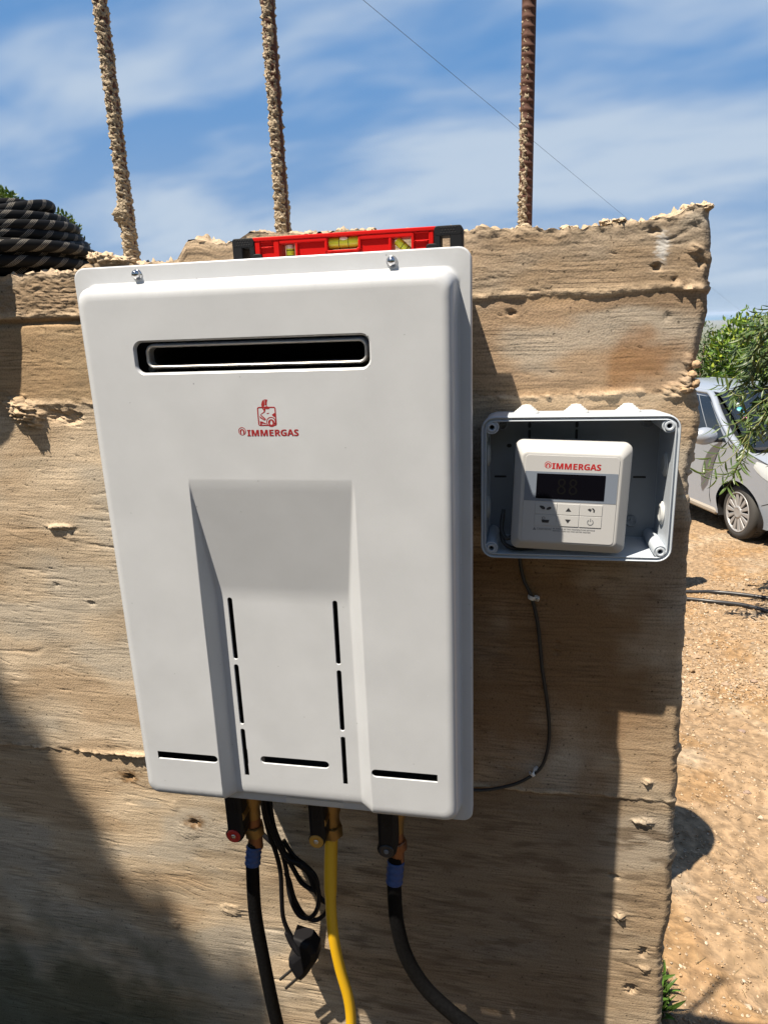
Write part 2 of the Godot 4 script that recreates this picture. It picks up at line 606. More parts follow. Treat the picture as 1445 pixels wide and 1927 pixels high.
const RIGHT := [[-0.9, 0.425], [-0.4313, 0.4143], [-0.3185, 0.410], [-0.2252, 0.4149], [-0.1934, 0.4108], [-0.0779, 0.4068], [0.0369, 0.4049], [0.1752, 0.3985], [0.2548, 0.3978], [0.3131, 0.3907], [0.345, 0.396], [0.3908, 0.3964], [0.405, 0.392], [0.4282, 0.3894], [0.47, 0.395], [0.4943, 0.3969], [0.53, 0.3945], [0.5718, 0.3913], [0.59, 0.390]]

func wall_top(x: float) -> float:
	var y := knots(TOP, x)
	return y + n_rough.get_noise_2d(x * 60.0, 5.0) * 0.003 + n_rough.get_noise_2d(x * 18.0, 15.0) * 0.0025

func wall_right(y: float) -> float:
	return knots(RIGHT, y) + n_rough.get_noise_2d(y * 45.0, 85.0) * 0.0012 + n_rough.get_noise_2d(y * 11.0, 55.0) * 0.0026

# [x, y, radius, height, stretch along x]: knots, lumps (+) and holes (-)
const MARKS := [[-0.360, 0.2455, 0.0030, 0.0045, 5.0], [-0.352, 0.2425, 0.0028, -0.002, 5.0], [-0.318, -0.125, 0.0045, -0.006, 1.0], [-0.226, -0.19, 0.004, -0.005, 1.0], [-0.255, -0.165, 0.006, 0.002, 1.0], [-0.236, -0.205, 0.010, 0.002, 1.5], 
	[-0.186, -0.335, 0.008, 0.004, 1.8], [-0.285, -0.375, 0.007, 0.005, 1.4], [0.372, -0.06, 0.0032, 0.004, 1.2], [0.341, -0.205, 0.004, -0.005, 1.0], [0.352, -0.265, 0.0045, 0.006, 1.0], [0.384, -0.318, 0.006, -0.006, 0.7], [0.387, -0.345, 0.005, 0.003, 1.0], [0.372, -0.382, 0.006, -0.005, 1.0], [0.372, -0.118, 0.0035, 0.004, 2.4],
	[0.345, 0.525, 0.0030, -0.005, 1.0], [0.342, 0.5585, 0.0026, -0.0035, 1.4], [0.362, 0.513, 0.0020, -0.003, 1.4], [0.38, 0.54, 0.004, 0.003, 1.0], [0.386, 0.527, 0.0040, -0.004, 0.7], [0.205, 0.487, 0.003, -0.003, 1.2], [0.359, 0.478, 0.003, -0.002, 1.0], [-0.372, 0.388, 0.011, 0.008, 1.0], [-0.385, 0.396, 0.012, 0.009, 1.0],
	[0.262, 0.105, 0.003, -0.003, 0.7], [0.262, 0.115, 0.003, -0.002, 0.7], [-0.333, 0.14, 0.003, -0.003, 1.0], [-0.38, 0.165, 0.003, -0.003, 0.6], [-0.318, 0.385, 0.007, -0.005, 1.4], [-0.34, 0.388, 0.006, -0.005, 1.4], [0.383, 0.414, 0.006, 0.006, 1.0], [0.384, 0.434, 0.005, 0.003, 1.0], [0.372, 0.404, 0.006, 0.003, 1.6]]

func fin(x: float, y: float, y0: float, up: float, down: float, h: float, s: float) -> float:
	var yy := y0 + n_rough.get_noise_2d(x * 9.0, s) * 0.0035
	var d := y - yy
	var k := exp(-(d * d) / (up * up)) if d > 0 else exp(-(d * d) / (down * down))
	var a := 0.5 + 0.9 * n_rough.get_noise_2d(x * 8.0, s + 7.0) + 0.7 * n_rough.get_noise_2d(x * 70.0, y * 60.0 + s)
	return k * h * clampf(a, -0.2, 1.3)

func wall_z(x: float, y: float) -> float:
	var z := 0.0
	var b1 := ss(0.500, 0.506, y)
	var b2 := ss(0.399, 0.404, y) * (1.0 - b1)
	var b4 := 1.0 - ss(-0.090, -0.084, y)
	var right := ss(0.05, 0.15, x)
	var left := ss(-0.2, -0.28, x)
	z += b1 * 0.0006 + b2 * (-0.001 + 0.0015 * left) + b4 * -0.0015
	z += n_tone.get_noise_2d(x * 1.6, y * 1.2 + 30.0) * 0.0014
	# wood grain pressed into the cement
	var warp := n_streak.get_noise_2d(x * 3.0, y * 9.0) * 0.5
	var grain := n_streak.get_noise_2d(x * 3.2, y * 88.0 + warp * 3.0)
	var gs := 0.00014 * (1.0 + 0.1 * b4 + 0.25 * b1 - 0.6 * b2 * right)
	z += grain * gs
	z += n_fine.get_noise_2d(x * 9.0, y * 230.0 + grain * 1.5) * 0.00008 * (1.0 + 0.7 * b1 - 0.4 * b2 * right)
	z += n_rough.get_noise_2d(x * 70.0, y * 130.0) * 0.00009 * (1.0 + 1.4 * b1 + 2.2 * b2 * left + 0.9 * b2)
	# cracks between the fibres
	var cr := 1.0 - absf(n_crack.get_noise_2d(x * 2.2 + 9.0, y * 46.0 + warp * 1.2)) * 15.0
	if cr > 0.0 and b2 * right < 0.5:
		z -= cr * 0.0010 * ss(-0.05, 0.22, n_tone.get_noise_2d(x * 4.0 + 60.0, y * 6.0))
	# rough, broken skin of the top course
	if b1 > 0.0:
		var up := ss(0.545, 0.575, y)
		z += b1 * n_rough.get_noise_2d(x * 42.0, y * 60.0) * (0.0002 + 0.0022 * up)
		z += left * b1 * absf(n_rough.get_noise_2d(x * 55.0 + 8.0, y * 55.0)) * 0.0026
	var pit := n_pit.get_noise_2d(x * 38.0, y * 52.0)
	if pit < -0.955:
		z -= (-0.955 - pit) * 0.035
	# mortar that ran into the gaps between the boards
	z += fin(x, y, 0.5030, 0.0060, 0.0016, 0.0021 + 0.0048 * ss(0.345, 0.375, x), 3.0)
	z += fin(x, y, 0.4015, 0.0042, 0.0024, 0.0034, 33.0)
	z += fin(x, y, -0.0865, 0.0036, 0.0022, 0.0028 + 0.0022 * left, 63.0)
	z -= exp(-pow((y - 0.4975) / 0.0032, 2.0)) * 0.006 * left
	for m in MARKS:
		var dx: float = (x - m[0]) / (m[2] * m[4])
		var dy: float = (y - m[1]) / m[2]
		var q := dx * dx + dy * dy
		if q < 6.0:
			q += n_rough.get_noise_2d(x * 160.0, y * 160.0) * 1.8
			z += m[3] * (0.55 if m[3] > 0.0 and m[0] < 0.3 and m[1] < 0.2 else 1.0) * (1.0 - ss(0.25, 2.2, q))
	return WALL_Z + z

func wall_color(x: float, y: float, z: float) -> Color:
	var b1 := ss(0.500, 0.506, y)
	var b2 := ss(0.399, 0.404, y) * (1.0 - b1)
	var b4 := 1.0 - ss(-0.090, -0.084, y)
	var right := ss(0.0, 0.2, x)
	var col := Color(0.50, 0.405, 0.295)
	col = col.lerp(Color(0.35, 0.285, 0.215), b1)
	col = col.lerp(Color(0.365, 0.26, 0.17), b2 * right).lerp(Color(0.34, 0.25, 0.155), b2 * (1.0 - right))
	col = col.lerp(Color(0.49, 0.39, 0.275), b4)
	var t1 := n_tone.get_noise_2d(x * 3.2, y * 4.0)
	var t2 := n_tone.get_noise_2d(x * 4.0 + 20.0, y * 48.0)
	var t3 := n_fine.get_noise_2d(x * 14.0 + 3.0, y * 210.0)
	var k := 1.0 + 0.30 * t1 + 0.24 * t2 + 0.14 * t3
	col = Color(col.r * k, col.g * k, col.b * k)
	var t4 := n_tone.get_noise_2d(x * 2.4 - 31.0, y * 5.5 + 12.0)
	col = col.lerp(Color(0.38, 0.255, 0.145), ss(0.02, 0.45, t4) * 0.5)
	col = col.lerp(Color(0.45, 0.41, 0.345), ss(-0.05, -0.45, t4) * 0.6)
	# rusty brown water stain beside the heater, its colour deepened further to darken the shadow there
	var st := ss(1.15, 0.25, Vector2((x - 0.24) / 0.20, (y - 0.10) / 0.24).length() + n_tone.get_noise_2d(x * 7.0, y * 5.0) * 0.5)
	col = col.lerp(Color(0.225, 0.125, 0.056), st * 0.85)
	var rust := ss(1.0, 0.2, Vector2((x - 0.34) / 0.07, (y - 0.435) / 0.035).length() + n_tone.get_noise_2d(x * 11.0, y * 11.0) * 0.6)
	col = col.lerp(Color(0.27, 0.14, 0.06), rust * 0.7)
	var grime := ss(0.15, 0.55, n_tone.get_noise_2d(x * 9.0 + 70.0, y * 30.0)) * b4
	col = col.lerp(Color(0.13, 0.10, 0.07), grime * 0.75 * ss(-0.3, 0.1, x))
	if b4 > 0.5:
		var shadow_tone := ss(-0.08, 0.12, x) * 0.75 * (1.0 - 0.55 * ss(0.30, 0.36, x))  # tone of the heater's shadow put into the colour, weaker past its edge
		col = col.lerp(Color(0.20, 0.140, 0.090), shadow_tone)
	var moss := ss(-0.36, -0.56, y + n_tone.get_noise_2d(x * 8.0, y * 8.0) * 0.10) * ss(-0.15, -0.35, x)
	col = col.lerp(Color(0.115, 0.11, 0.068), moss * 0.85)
	# pale broken mortar along the gaps and the crest
	var depth := z - WALL_Z
	for j in JOINTS:
		var d := absf(y - j)
		if d < 0.012:
			col = col.lerp(Color(0.50, 0.385, 0.265), ss(0.012, 0.002, d) * ss(0.0002, 0.0016, depth) * 0.9)
	# rust round the two nail holes
	for q in [[-0.318, -0.125, 0.018], [-0.226, -0.19, 0.016]]:
		var d: float = Vector2((x - q[0]) / 1.5, y - q[1]).length() / q[2]
		col = col.lerp(Color(0.17, 0.095, 0.04), ss(1.0, 0.15, d + n_fine.get_noise_2d(x * 90.0, y * 90.0) * 0.3) * 0.9)
	var chalk := ss(1.0, 0.4, Vector2((x - 0.349) / 0.0075, (y - 0.543) / 0.017).length() + n_fine.get_noise_2d(x * 300.0, y * 300.0) * 0.4)
	col = col.lerp(Color(0.66, 0.65, 0.63), chalk * 0.85)
	var crest := ss(0.010, 0.0, wall_top(x) - y) * b1
	return col.lerp(Color(0.50, 0.39, 0.275), crest * 0.8)

func build_wall():
	# skin of the concrete, 0.6 by 0.3 m to a tile: long fibre lines left by the boards, grit, small air holes
	var tw := 2048
	var th := 1024
	var fibre := ridge_image(0.030, 41, 128, th, 3)
	fibre.convert(Image.FORMAT_L8)
	fibre.resize(tw, th, Image.INTERPOLATE_CUBIC)
	var gritty := noise_image(0.085, 42, tw, th, 4)
	gritty.convert(Image.FORMAT_L8)
	var broad := noise_image(0.0035, 44, tw, th, 2)
	broad.convert(Image.FORMAT_L8)
	var bd := broad.get_data()
	var cell := noise(0.014, 43, 1, FastNoiseLite.TYPE_CELLULAR)
	var holes := cell.get_seamless_image(tw, th, false, false, 0.1, true)
	holes.convert(Image.FORMAT_L8)
	var fd := fibre.get_data()
	var gd := gritty.get_data()
	var hd := holes.get_data()
	var height := PackedByteArray()
	var shade := PackedByteArray()
	height.resize(tw * th)
	shade.resize(tw * th)
	for i in tw * th:
		var fl := lerpf(0.20, pow(fd[i] / 255.0, 2.2), clampf(bd[i] / 128.0 - 0.35, 0.15, 1.0))
		var gr := gd[i] / 255.0
		var pit := clampf((gd[i] * 0.16 - 8.0 - hd[i]) / 12.0, 0.0, 1.0)
		height[i] = clampi(int(255.0 * (0.52 + 0.50 * (0.35 - fl) + 0.44 * (gr - 0.5) - 0.5 * pit)), 0, 255)
		shade[i] = clampi(int(255.0 * (0.99 - 0.30 * fl - 0.30 * maxf(0.0, 0.52 - gr) - 0.35 * pit)), 0, 255)
	var im := Image.create_from_data(tw, th, false, Image.FORMAT_L8, height)
	var m := mat(1, 1, 1, 0.93, 0.0, 0.25)
	m.vertex_color_use_as_albedo = true
	m.albedo_color = Color.WHITE
	m.albedo_texture = tex(Image.create_from_data(tw, th, false, Image.FORMAT_L8, shade))
	m.normal_enabled = true
	m.normal_texture = bump(im, 2.6)
	m.normal_scale = 0.8
	var w := thing("concrete_wall", "rough sand coloured concrete wall cast between boards, with broken crest and ragged right end", "wall", Vector3(-0.4, -1.55, -0.27))
	var xs := lines([[-2.6, 0.08], [-0.70, 0.008], [-0.50, 0.0034], [-0.17, 0.012], [0.155, 0.0030], [0.40]])
	var spans := [[-1.7, -0.60, 0.05], [-0.60, -0.087, 0.0016], [-0.087, 0.402, 0.0016], [0.402, 0.503, 0.0016], [0.503, 0.58, 0.0015]]
	var thick := 12
	for s in spans.size():
		var y0: float = spans[s][0]
		var y1: float = spans[s][1]
		var rows := roundi((y1 - y0) / spans[s][2])
		var b := Mb.new()
		var wd := xs.size() + thick + 1
		for j in rows + 1:
			var f := float(j) / rows
			var yb := lerpf(y0, y1, f)
			var xr := wall_right(yb)
			for i in xs.size():
				var x := xs[i]
				if x > 0.2:
					x = 0.2 + (x - 0.2) * (xr - 0.2) / 0.2
				var y := yb if s < 4 else lerpf(y0, wall_top(x), f)
				var z := wall_z(x, y)
				var edge := ss(0.010, 0.0, xr - x)
				z -= edge * edge * 0.006
				b.vert(Vector3(x, y, z), Vector3.BACK, Vector2(x / 0.6, -y / 0.3))
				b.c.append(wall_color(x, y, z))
			for i in thick + 1:      # the broken end, running back
				var q := float(i + 1) / (thick + 1)
				var y := yb if s < 4 else lerpf(y0, wall_top(xr), f)
				var x := xr + n_rough.get_noise_3d(y * 40.0, q * 6.0, 3.0) * 0.010 - q * 0.010
				b.vert(Vector3(x, y, WALL_Z - q * 0.2), Vector3.RIGHT, Vector2(q * 0.33, -y / 0.3))
				b.c.append(Color(0.40, 0.31, 0.205))
		for j in rows:
			for i in wd - 1:
				var a := j * wd + i
				b.ix.append_array(PackedInt32Array([a, a + wd, a + 1, a + 1, a + wd, a + wd + 1]))
		normals(b)
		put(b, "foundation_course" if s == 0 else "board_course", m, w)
	# crest: broken surface from the front edge to the back
	var cr := Mb.new()
	var cx := lines([[-2.6, 0.08], [-0.70, 0.006], [-0.50, 0.0026], [0.40]])
	var deep := 26
	for j in deep + 1:
		var q := float(j) / deep
		for i in cx.size():
			var x := cx[i]
			if x > 0.2:
				x = 0.2 + (x - 0.2) * (wall_right(wall_top(x)) - 0.2) / 0.2
			var y := wall_top(x)
			var up := sin(PI * minf(q * 4.0, 1.0) * 0.5)
			y += up * (0.002 + n_rough.get_noise_2d(x * 45.0, q * 9.0) * 0.005 + n_rough.get_noise_2d(x * 120.0, q * 26.0) * 0.006 + n_rough.get_noise_2d(x * 12.0, q * 3.0 + 9.0) * 0.006) - ss(0.9, 1.0, q) * 0.02
			var z := lerpf(wall_z(x, wall_top(x)), WALL_Z - 0.2, q)
			cr.vert(Vector3(x, y, z), Vector3.UP, Vector2(x / 0.6, q * 0.66))
			cr.c.append(Color(0.50, 0.39, 0.275).lerp(Color(0.37, 0.29, 0.2), 0.5 + n_tone.get_noise_2d(x * 20.0, q * 9.0)))
	for j in deep:
		for i in cx.size() - 1:
			var a := j * cx.size() + i
			cr.ix.append_array(PackedInt32Array([a, a + cx.size(), a + 1, a + 1, a + cx.size(), a + cx.size() + 1]))
	normals(cr)
	put(cr, "broken_crest", m, w)
	var bk := Mb.new()
	bk.quad(Vector3(0.38, -1.75, -0.3695), Vector3(0.38, 0.56, -0.3695), Vector3(-2.6, 0.54, -0.3695), Vector3(-2.6, -1.75, -0.3695))
	var rear := mat(0.36, 0.29, 0.2, 0.95)
	put(bk, "rear_face", rear, w)
	# lumps of mortar left on the crest and along the gaps
	var pale := mat(0.44, 0.345, 0.24, 0.95, 0.0, 0.2)
	pale.normal_enabled = true
	pale.normal_texture = m.normal_texture
	pale.uv1_triplanar = true
	pale.uv1_scale = Vector3(2, 3.3, 2)
	var rng := RandomNumberGenerator.new()
	rng.seed = 77
	var tan := mat(0.36, 0.255, 0.16, 0.95, 0.0, 0.2)
	var rub := Mb.new()
	for k in 90:
		var x := rng.randf_range(-0.42, 0.385)
		if x > -0.21 and x < -0.16: continue
		var r := rng.randf_range(0.0008, 0.0024) * (1.0 + rng.randf() * 0.8)
		var q := pow(rng.randf(), 2.5)
		rub.stone(Vector3(x, wall_top(x) + r * 0.1 + 0.003 * minf(q * 6.0, 1.0), WALL_Z - 0.004 - q * 0.12), Vector3(r * 1.4, r, r * 1.2), n_rough, k * 1.7, 3, 0.6)
	put(rub, "crumbs", pale, w).set_meta("kind", "stuff")
	for q in [[0.386, 0.578, 0.007, 0.004], [0.375, 0.5765, 0.006, 0.003], [0.296, 0.5685, 0.006, 0.0035], [0.309, 0.5695, 0.007, 0.003], [0.259, 0.566, 0.006, 0.003], [-0.262, 0.5655, 0.008, 0.006], [-0.248, 0.564, 0.012, 0.006], [-0.228, 0.5605, 0.012, 0.005], [0.3890, 0.4305, 0.0045, 0.004], [0.386, 0.4205, 0.0048, 0.004], [0.3895, 0.4115, 0.0045, 0.005], [0.381, 0.4060, 0.007, 0.004]]:
		var lu := Mb.new()
		var low: bool = q[1] < 0.5
		lu.stone(Vector3(q[0], q[1], WALL_Z if low else WALL_Z - 0.006), Vector3(q[2], q[3], q[2]), n_rough, q[0] * 90.0 + q[1] * 70.0, 8, 0.25 if low else 0.7)
		put(lu, "mortar_lump", tan if low else pale, w)
	# the standing slab of aged mortar left of the level
	var sl := Mb.new()
	sl.prism(PackedVector2Array([Vector2(-0.150, 0.545), Vector2(-0.085, 0.545), Vector2(-0.083, 0.5755), Vector2(-0.118, 0.5742), Vector2(-0.146, 0.5810), Vector2(-0.149, 0.566)]), -0.30, -0.195, 0.003)
	put(sl, "mortar_slab", pale, w)

func normals(b: Mb):
	var acc := PackedVector3Array()
	acc.resize(b.v.size())
	for k in range(0, b.ix.size(), 3):
		var i := b.ix[k]
		var j := b.ix[k + 1]
		var l := b.ix[k + 2]
		var f := (b.v[l] - b.v[i]).cross(b.v[j] - b.v[i])
		acc[i] += f; acc[j] += f; acc[l] += f
	for i in acc.size():
		b.n[i] = acc[i].normalized()

func build_rebars():
	var rust := mat(0.075, 0.030, 0.018, 0.85)
	var crust := mat(0.48, 0.395, 0.285, 0.95, 0.0, 0.2)
	var ci := noise_image(0.05, 51, 256, 256, 4)
	crust.albedo_texture = grey(ci, 0.62, 1.0)
	crust.normal_enabled = true
	crust.normal_texture = bump(ci, 12.0)
	crust.uv1_triplanar = true
	crust.uv1_scale = Vector3(18, 18, 18)
	var specs := [
		[Vector3(-0.258, 0.535, -0.25), 1.6, 0.95, -3.0, "leftmost reinforcing bar, beside the black hose coil, caked in mortar with a knob", 3.0],
		[Vector3(-0.060, 0.545, -0.25), 1.6, 0.95, -3.1, "middle reinforcing bar, behind the red spirit level, caked in mortar throughout", 17.0],
		[Vector3(0.2189, 0.545, -0.25), 1.6, 0.66, -2.9, "rightmost reinforcing bar, bare rust brown above and crusted with mortar below", 29.0]]
	for k in 3:
		var s = specs[k]
		var at: Vector3 = s[0]
		var o := thing("rebar", s[4], "reinforcing bar", at, "reinforcing bars standing out of the wall crest")
		var b := Mb.new()
		var loops := []
		var y := -0.05
		var kk := 0
		while y < 0.75:
			var lp := PackedVector3Array()
			for i in 14:
				var a := TAU * i / 14
				var ridge := 0.0009 if fposmod(y * 1.0 + a * 0.0012, 0.0085) < 0.0034 else 0.0
				if absf(sin(a)) < 0.25: ridge = 0.0009
				var r := 0.0064 + ridge
				lp.append(at + Vector3(cos(a) * r, y, -sin(a) * r))
			loops.append(lp)
			y += 0.0017
			kk += 1
		b.loft(loops, true, false, true)
		put(b, "ribbed_rod", rust, o)
		# crust: on the left and front, thicker low down
		var cb := Mb.new()
		loops = []
		y = -0.06
		var top: float = s[1] if k < 2 else 0.285
		while y < minf(top, 0.75):
			var lp := PackedVector3Array()
			for i in 22:
				var a := TAU * i / 22
				var dark := ss(0.45, 0.9, cos(a + 0.5)) if k == 2 else ss(0.80, 1.0, cos(a + 0.3)) * (0.35 if k == 0 else 0.65)
				var nz := n_rough.get_noise_3d(cos(a) * 1.6 + s[5], y * 120.0, sin(a) * 1.6)
				var n2 := n_rough.get_noise_3d(cos(a) * 3.5 + s[5], y * 340.0, sin(a) * 3.5 + 9.0)
				var r := 0.0074 + 0.0036 * nz + 0.0022 * n2 + 0.003 * exp(-(y) / 0.06) - (0.0012 if k < 2 else 0.0)
				if k == 0:
					r += 0.006 * exp(-pow((y - 0.086) / 0.009, 2.0)) * (0.6 - 0.7 * cos(a)) + 0.0015
				if k == 1:
					r += 0.0012
				if k == 2:
					r = r - 0.0008 - ss(0.14, 0.285, y) * 0.0022
				r = lerpf(r, 0.0052, dark)
				lp.append(at + Vector3(cos(a) * r, y, -sin(a) * r))
			loops.append(lp)
			y += 0.0015
		cb.loft(loops, true, true, true)
		put(cb, "mortar_crust", crust, o)

# ------------------------------------------------------------------ water heater
const T := 0.0235      # the cover stands this far out of its flange
const VENT := [-0.0085, 0.460, 0.1045, 0.0145, 0.0085]      # x, y, half width, half height, corner radius
# slots: centre x, y, half length, radius, upright?
const SLOTS := [[-0.0548, 0.2014, 0.0328, 0.0025, 1], [-0.0552, 0.1299, 0.0336, 0.0025, 1], [-0.0554, 0.0582, 0.0333, 0.0025, 1],
	[0.0490, 0.2022, 0.0330, 0.0025, 1], [0.0490, 0.1304, 0.0332, 0.0025, 1], [0.0490, 0.0576, 0.0336, 0.0025, 1],
	[-0.1147, 0.0637, 0.0364, 0.0043, 0], [-0.0030, 0.0571, 0.0362, 0.0043, 0], [0.1151, 0.0639, 0.0354, 0.0043, 0]]

func smin(a: float, b: float, k: float) -> float:
	var h := clampf(0.5 + 0.5 * (b - a) / k, 0.0, 1.0)
	return lerpf(b, a, h) - k * h * (1.0 - h)

func cover_h(x: float, y: float) -> float:
	var s := (0.352 - y) / 0.323
	var xl := lerpf(-0.0755, -0.0770, s)
	var xr := lerpf(0.0764, 0.0790, s)
	var d := (0.353 - y) * 0.0155 / 0.115
	d = smin(d, (x - xl) * 0.0155 / 0.0078, 0.0022)
	d = smin(d, (xr - x) * 0.0155 / 0.0138, 0.0022)
	d = smin(d, 0.0155, 0.0012)
	d = -smin(-d, 0.0, 0.0014) - 0.00035
	return T - maxf(d, 0.0)

func slot_sd(p: Vector2, s: Array) -> float:
	var q := p - Vector2(s[0], s[1])
	if s[4] == 1: q = Vector2(q.y, q.x)
	q.x -= clampf(q.x, -(s[2] - s[3]), s[2] - s[3])
	return q.length() - s[3]

func vent_sd(p: Vector2) -> float:
	var q := (p - Vector2(VENT[0], VENT[1])).abs() - Vector2(VENT[2] - VENT[4], VENT[3] - VENT[4])
	return Vector2(maxf(q.x, 0), maxf(q.y, 0)).length() + minf(maxf(q.x, q.y), 0.0) - VENT[4]

func hole_sd(p: Vector2) -> float:
	var d := 1.0
	if p.y > 0.40:
		return vent_sd(p)
	for s in SLOTS:
		d = minf(d, slot_sd(p, s))
	return d

func stadium(s: Array, grow: float, seg := 8) -> PackedVector2Array:     # counter-clockwise
	var out := PackedVector2Array()
	var r: float = s[3] + grow
	var a: float = s[2] - s[3]
	var up: bool = s[4] == 1
	for e in 2:
		for k in seg + 1:
			var g := -PI / 2 + PI * k / seg + PI * e
			var p := Vector2(cos(g) * r + (a if e == 0 else -a), sin(g) * r)
			out.append(Vector2(s[0], s[1]) + (Vector2(-p.y, p.x) if up else p))
	return out

func build_heater():
	var paint := mat(0.462, 0.484, 0.514, 0.30, 0.0, 0.5)
	var pim := noise_image(0.05, 61, 1024, 1024, 3)
	# faint dust and mottling, with a few specks
	var rng := RandomNumberGenerator.new()
	rng.seed = 31
	var dust := noise_image(0.006, 62, 1024, 1024, 5)
	dust.convert(Image.FORMAT_L8)
	var dd := dust.get_data()
	for i in dd.size():
		dd[i] = 243 + dd[i] * 11 / 255
	for k in 110:
		var p := rng.randi() % dd.size()
		var v := 190 if rng.randf() < 0.5 else 255
		for q in [0, 1, 1024, 1025]:
			if p + q < dd.size() and (k % 3 == 0 or q < 2):
				dd[p + q] = v
	paint.albedo_texture = tex(Image.create_from_data(1024, 1024, false, Image.FORMAT_L8, dd))
	var haze := dust.duplicate() as Image
	paint.roughness_texture = grey(haze, 0.86, 1.0)
	paint.roughness = 0.34
	paint.normal_enabled = true
	paint.normal_texture = bump(pim, 0.8)
	paint.normal_scale = 0.05
	paint.uv1_triplanar = true
	paint.uv1_scale = Vector3(1.7, 1.7, 1.7)
	var dark := mat(0.012, 0.012, 0.013, 0.8)
	var steel := mat(0.60, 0.59, 0.575, 0.38, 0.75)
	var o := thing("water_heater", "white wall-mounted outdoor gas water heater with slotted front and dark exhaust mouth", "water heater", Vector3(0, 0, WALL_Z))

	# back casing, the box behind the flange
	var cs := Mb.new()
	var lo := []
	for q in [[0.004, WALL_Z + 0.003], [0.0, WALL_Z + 0.006], [0.0, -0.0125], [0.0, -0.0125], [0.003, -0.0125], [0.003, -0.0125], [0.003, -0.14]]:
		lo.append(rrect(-0.161 + q[0], 0.161 - q[0], 0.006 + q[0], 0.525 - q[0], 0.008, q[1]))
	cs.loft(lo, true, true, false)
	put(cs, "casing", paint, o)

	# front cover: flange, rim and pressed face in one sheet
	var x0 := -0.175
	var x1 := 0.175
	var y1 := 0.5378
	var gx := lines([[-0.1435, 0.003], [-0.1155, 0.0008], [-0.1005, 0.003], [-0.084, 0.0008], [-0.064, 0.0016], [-0.0580, 0.0005], [-0.0520, 0.002], [0.046, 0.0005], [0.052, 0.002], [0.062, 0.0009], [0.098, 0.003], [0.1435]])
	var gy := lines([[0.0375, 0.0015], [0.0525, 0.0006], [0.068, 0.0012], [0.240, 0.002], [0.36, 0.004], [0.44, 0.001], [0.48, 0.002], [0.49815]])
	var prof := [[0.0, -0.0120, 0.010], [0.0, -0.0016, 0.010], [0.00035, -0.0005, 0.0098], [0.0015, 0.0, 0.009], [0.0085, 0.0, 0.0115], [0.0097, 0.0004, 0.0125], [0.0105, 0.0013, 0.0125], [0.0110, 0.0030, 0.0122], [0.0126, 0.0150, 0.0118], [0.0134, 0.0180, 0.0115], [0.0150, 0.0207, 0.0107], [0.0172, 0.0226, 0.0096], [0.0200, 0.02345, 0.0082], [0.0225, T, 0.007], [0.0315, T, 0.0]]
	var loops := []
	for q in prof:
		var ins: float = q[0]
		var k := ss(0.009, 0.0225, ins)
		var lp := rrect(x0 + ins, x1 - ins, ins * (1.0 + 0.19 * k), y1 - ins * (1.0 + 0.10 * k) - 0.0050 * ss(0.001, 0.0085, ins), q[2], q[1], 6, gx, gy)
		for i in lp.size():
			if lp[i].z > 0.0 and lp[i].y < 0.1:
				lp[i].z *= cover_h(lp[i].x, minf(lp[i].y, 0.0375)) / T
		loops.append(lp)
	var rim := Mb.new()
	rim.loft(loops)
	# the flat of the face, with its slots and the exhaust mouth left open
	var w := gx.size()
	var flat := PackedVector2Array()
	for j in gy.size():
		for i in w:
			var p := Vector2(gx[i], gy[j])
			if j > 0 and j < gy.size() - 1 and i > 0 and i < w - 1:
				var d := hole_sd(p)
				var e := 0.0001
				var near := 0.62 * maxf(absf(gx[i + 1] - gx[i]), absf(gx[i] - gx[i - 1]))
				near = maxf(near, 0.62 * (gy[j + 1] - gy[j]))
				if absf(d) < minf(near, 0.0013):
					var g := Vector2(hole_sd(p + Vector2(e, 0)) - hole_sd(p - Vector2(e, 0)), hole_sd(p + Vector2(0, e)) - hole_sd(p - Vector2(0, e)))
					p -= g.normalized() * d
			flat.append(p)
	var b := Mb.new()
	for p in flat:
		var e := 0.0004
		var nn := Vector3(cover_h(p.x - e, p.y) - cover_h(p.x + e, p.y), cover_h(p.x, p.y - e) - cover_h(p.x, p.y + e), 2.0 * e).normalized()
		b.vert(Vector3(p.x, p.y, cover_h(p.x, p.y)), nn)
	for j in gy.size() - 1:
		for i in w - 1:
			var a := j * w + i
			var mid := (flat[a] + flat[a + 1] + flat[a + w] + flat[a + w + 1]) * 0.25
			if hole_sd(mid) < 0.0:
				continue
			b.ix.append_array(PackedInt32Array([a, a + w, a + 1, a + 1, a + w, a + w + 1]))
	var k0 := b.v.size()
	b.v.append_array(rim.v); b.n.append_array(rim.n); b.uv.append_array(rim.uv)
	for i in rim.ix:
		b.ix.append(i + k0)
	var cover := put(b, "front_cover", paint, o)

	# rolled lips of the slots and of the exhaust mouth
	for s in SLOTS:
		var ll := []
		for q in [[0.0, 0.0], [-0.00015, -0.0003], [-0.0003, -0.0006], [-0.0004, -0.0009], [-0.0004, -0.0013]]:
			var lp := PackedVector3Array()
			for p in stadium(s, q[0]):
				lp.append(Vector3(p.x, p.y, cover_h(p.x, p.y) + q[1]))
			ll.append(lp)
		var sb := Mb.new()
		sb.loft(ll)
		put(sb, "slot_lip", paint, cover)
	var vl := []
	for q in [[0.0, 0.0], [0.0006, -0.0004], [0.0014, -0.0014], [0.0017, -0.0026], [0.0017, -0.0034]]:
		vl.append(rrect(VENT[0] - VENT[2] + q[0], VENT[0] + VENT[2] - q[0], VENT[1] - VENT[3] + q[0], VENT[1] + VENT[3] - q[0], VENT[4] - q[0], T + q[1], 8))
	var vb := Mb.new()
	vb.loft(vl)
	put(vb, "mouth_lip", paint, cover)

	# black inside seen through slots and round the exhaust
	var ins := Mb.new()
	ins.box(Vector3(0, 0.15, -0.008), Vector3(0.336, 0.25, 0.004), 0.001)
	put(ins, "dark_inner_plate", dark, o)
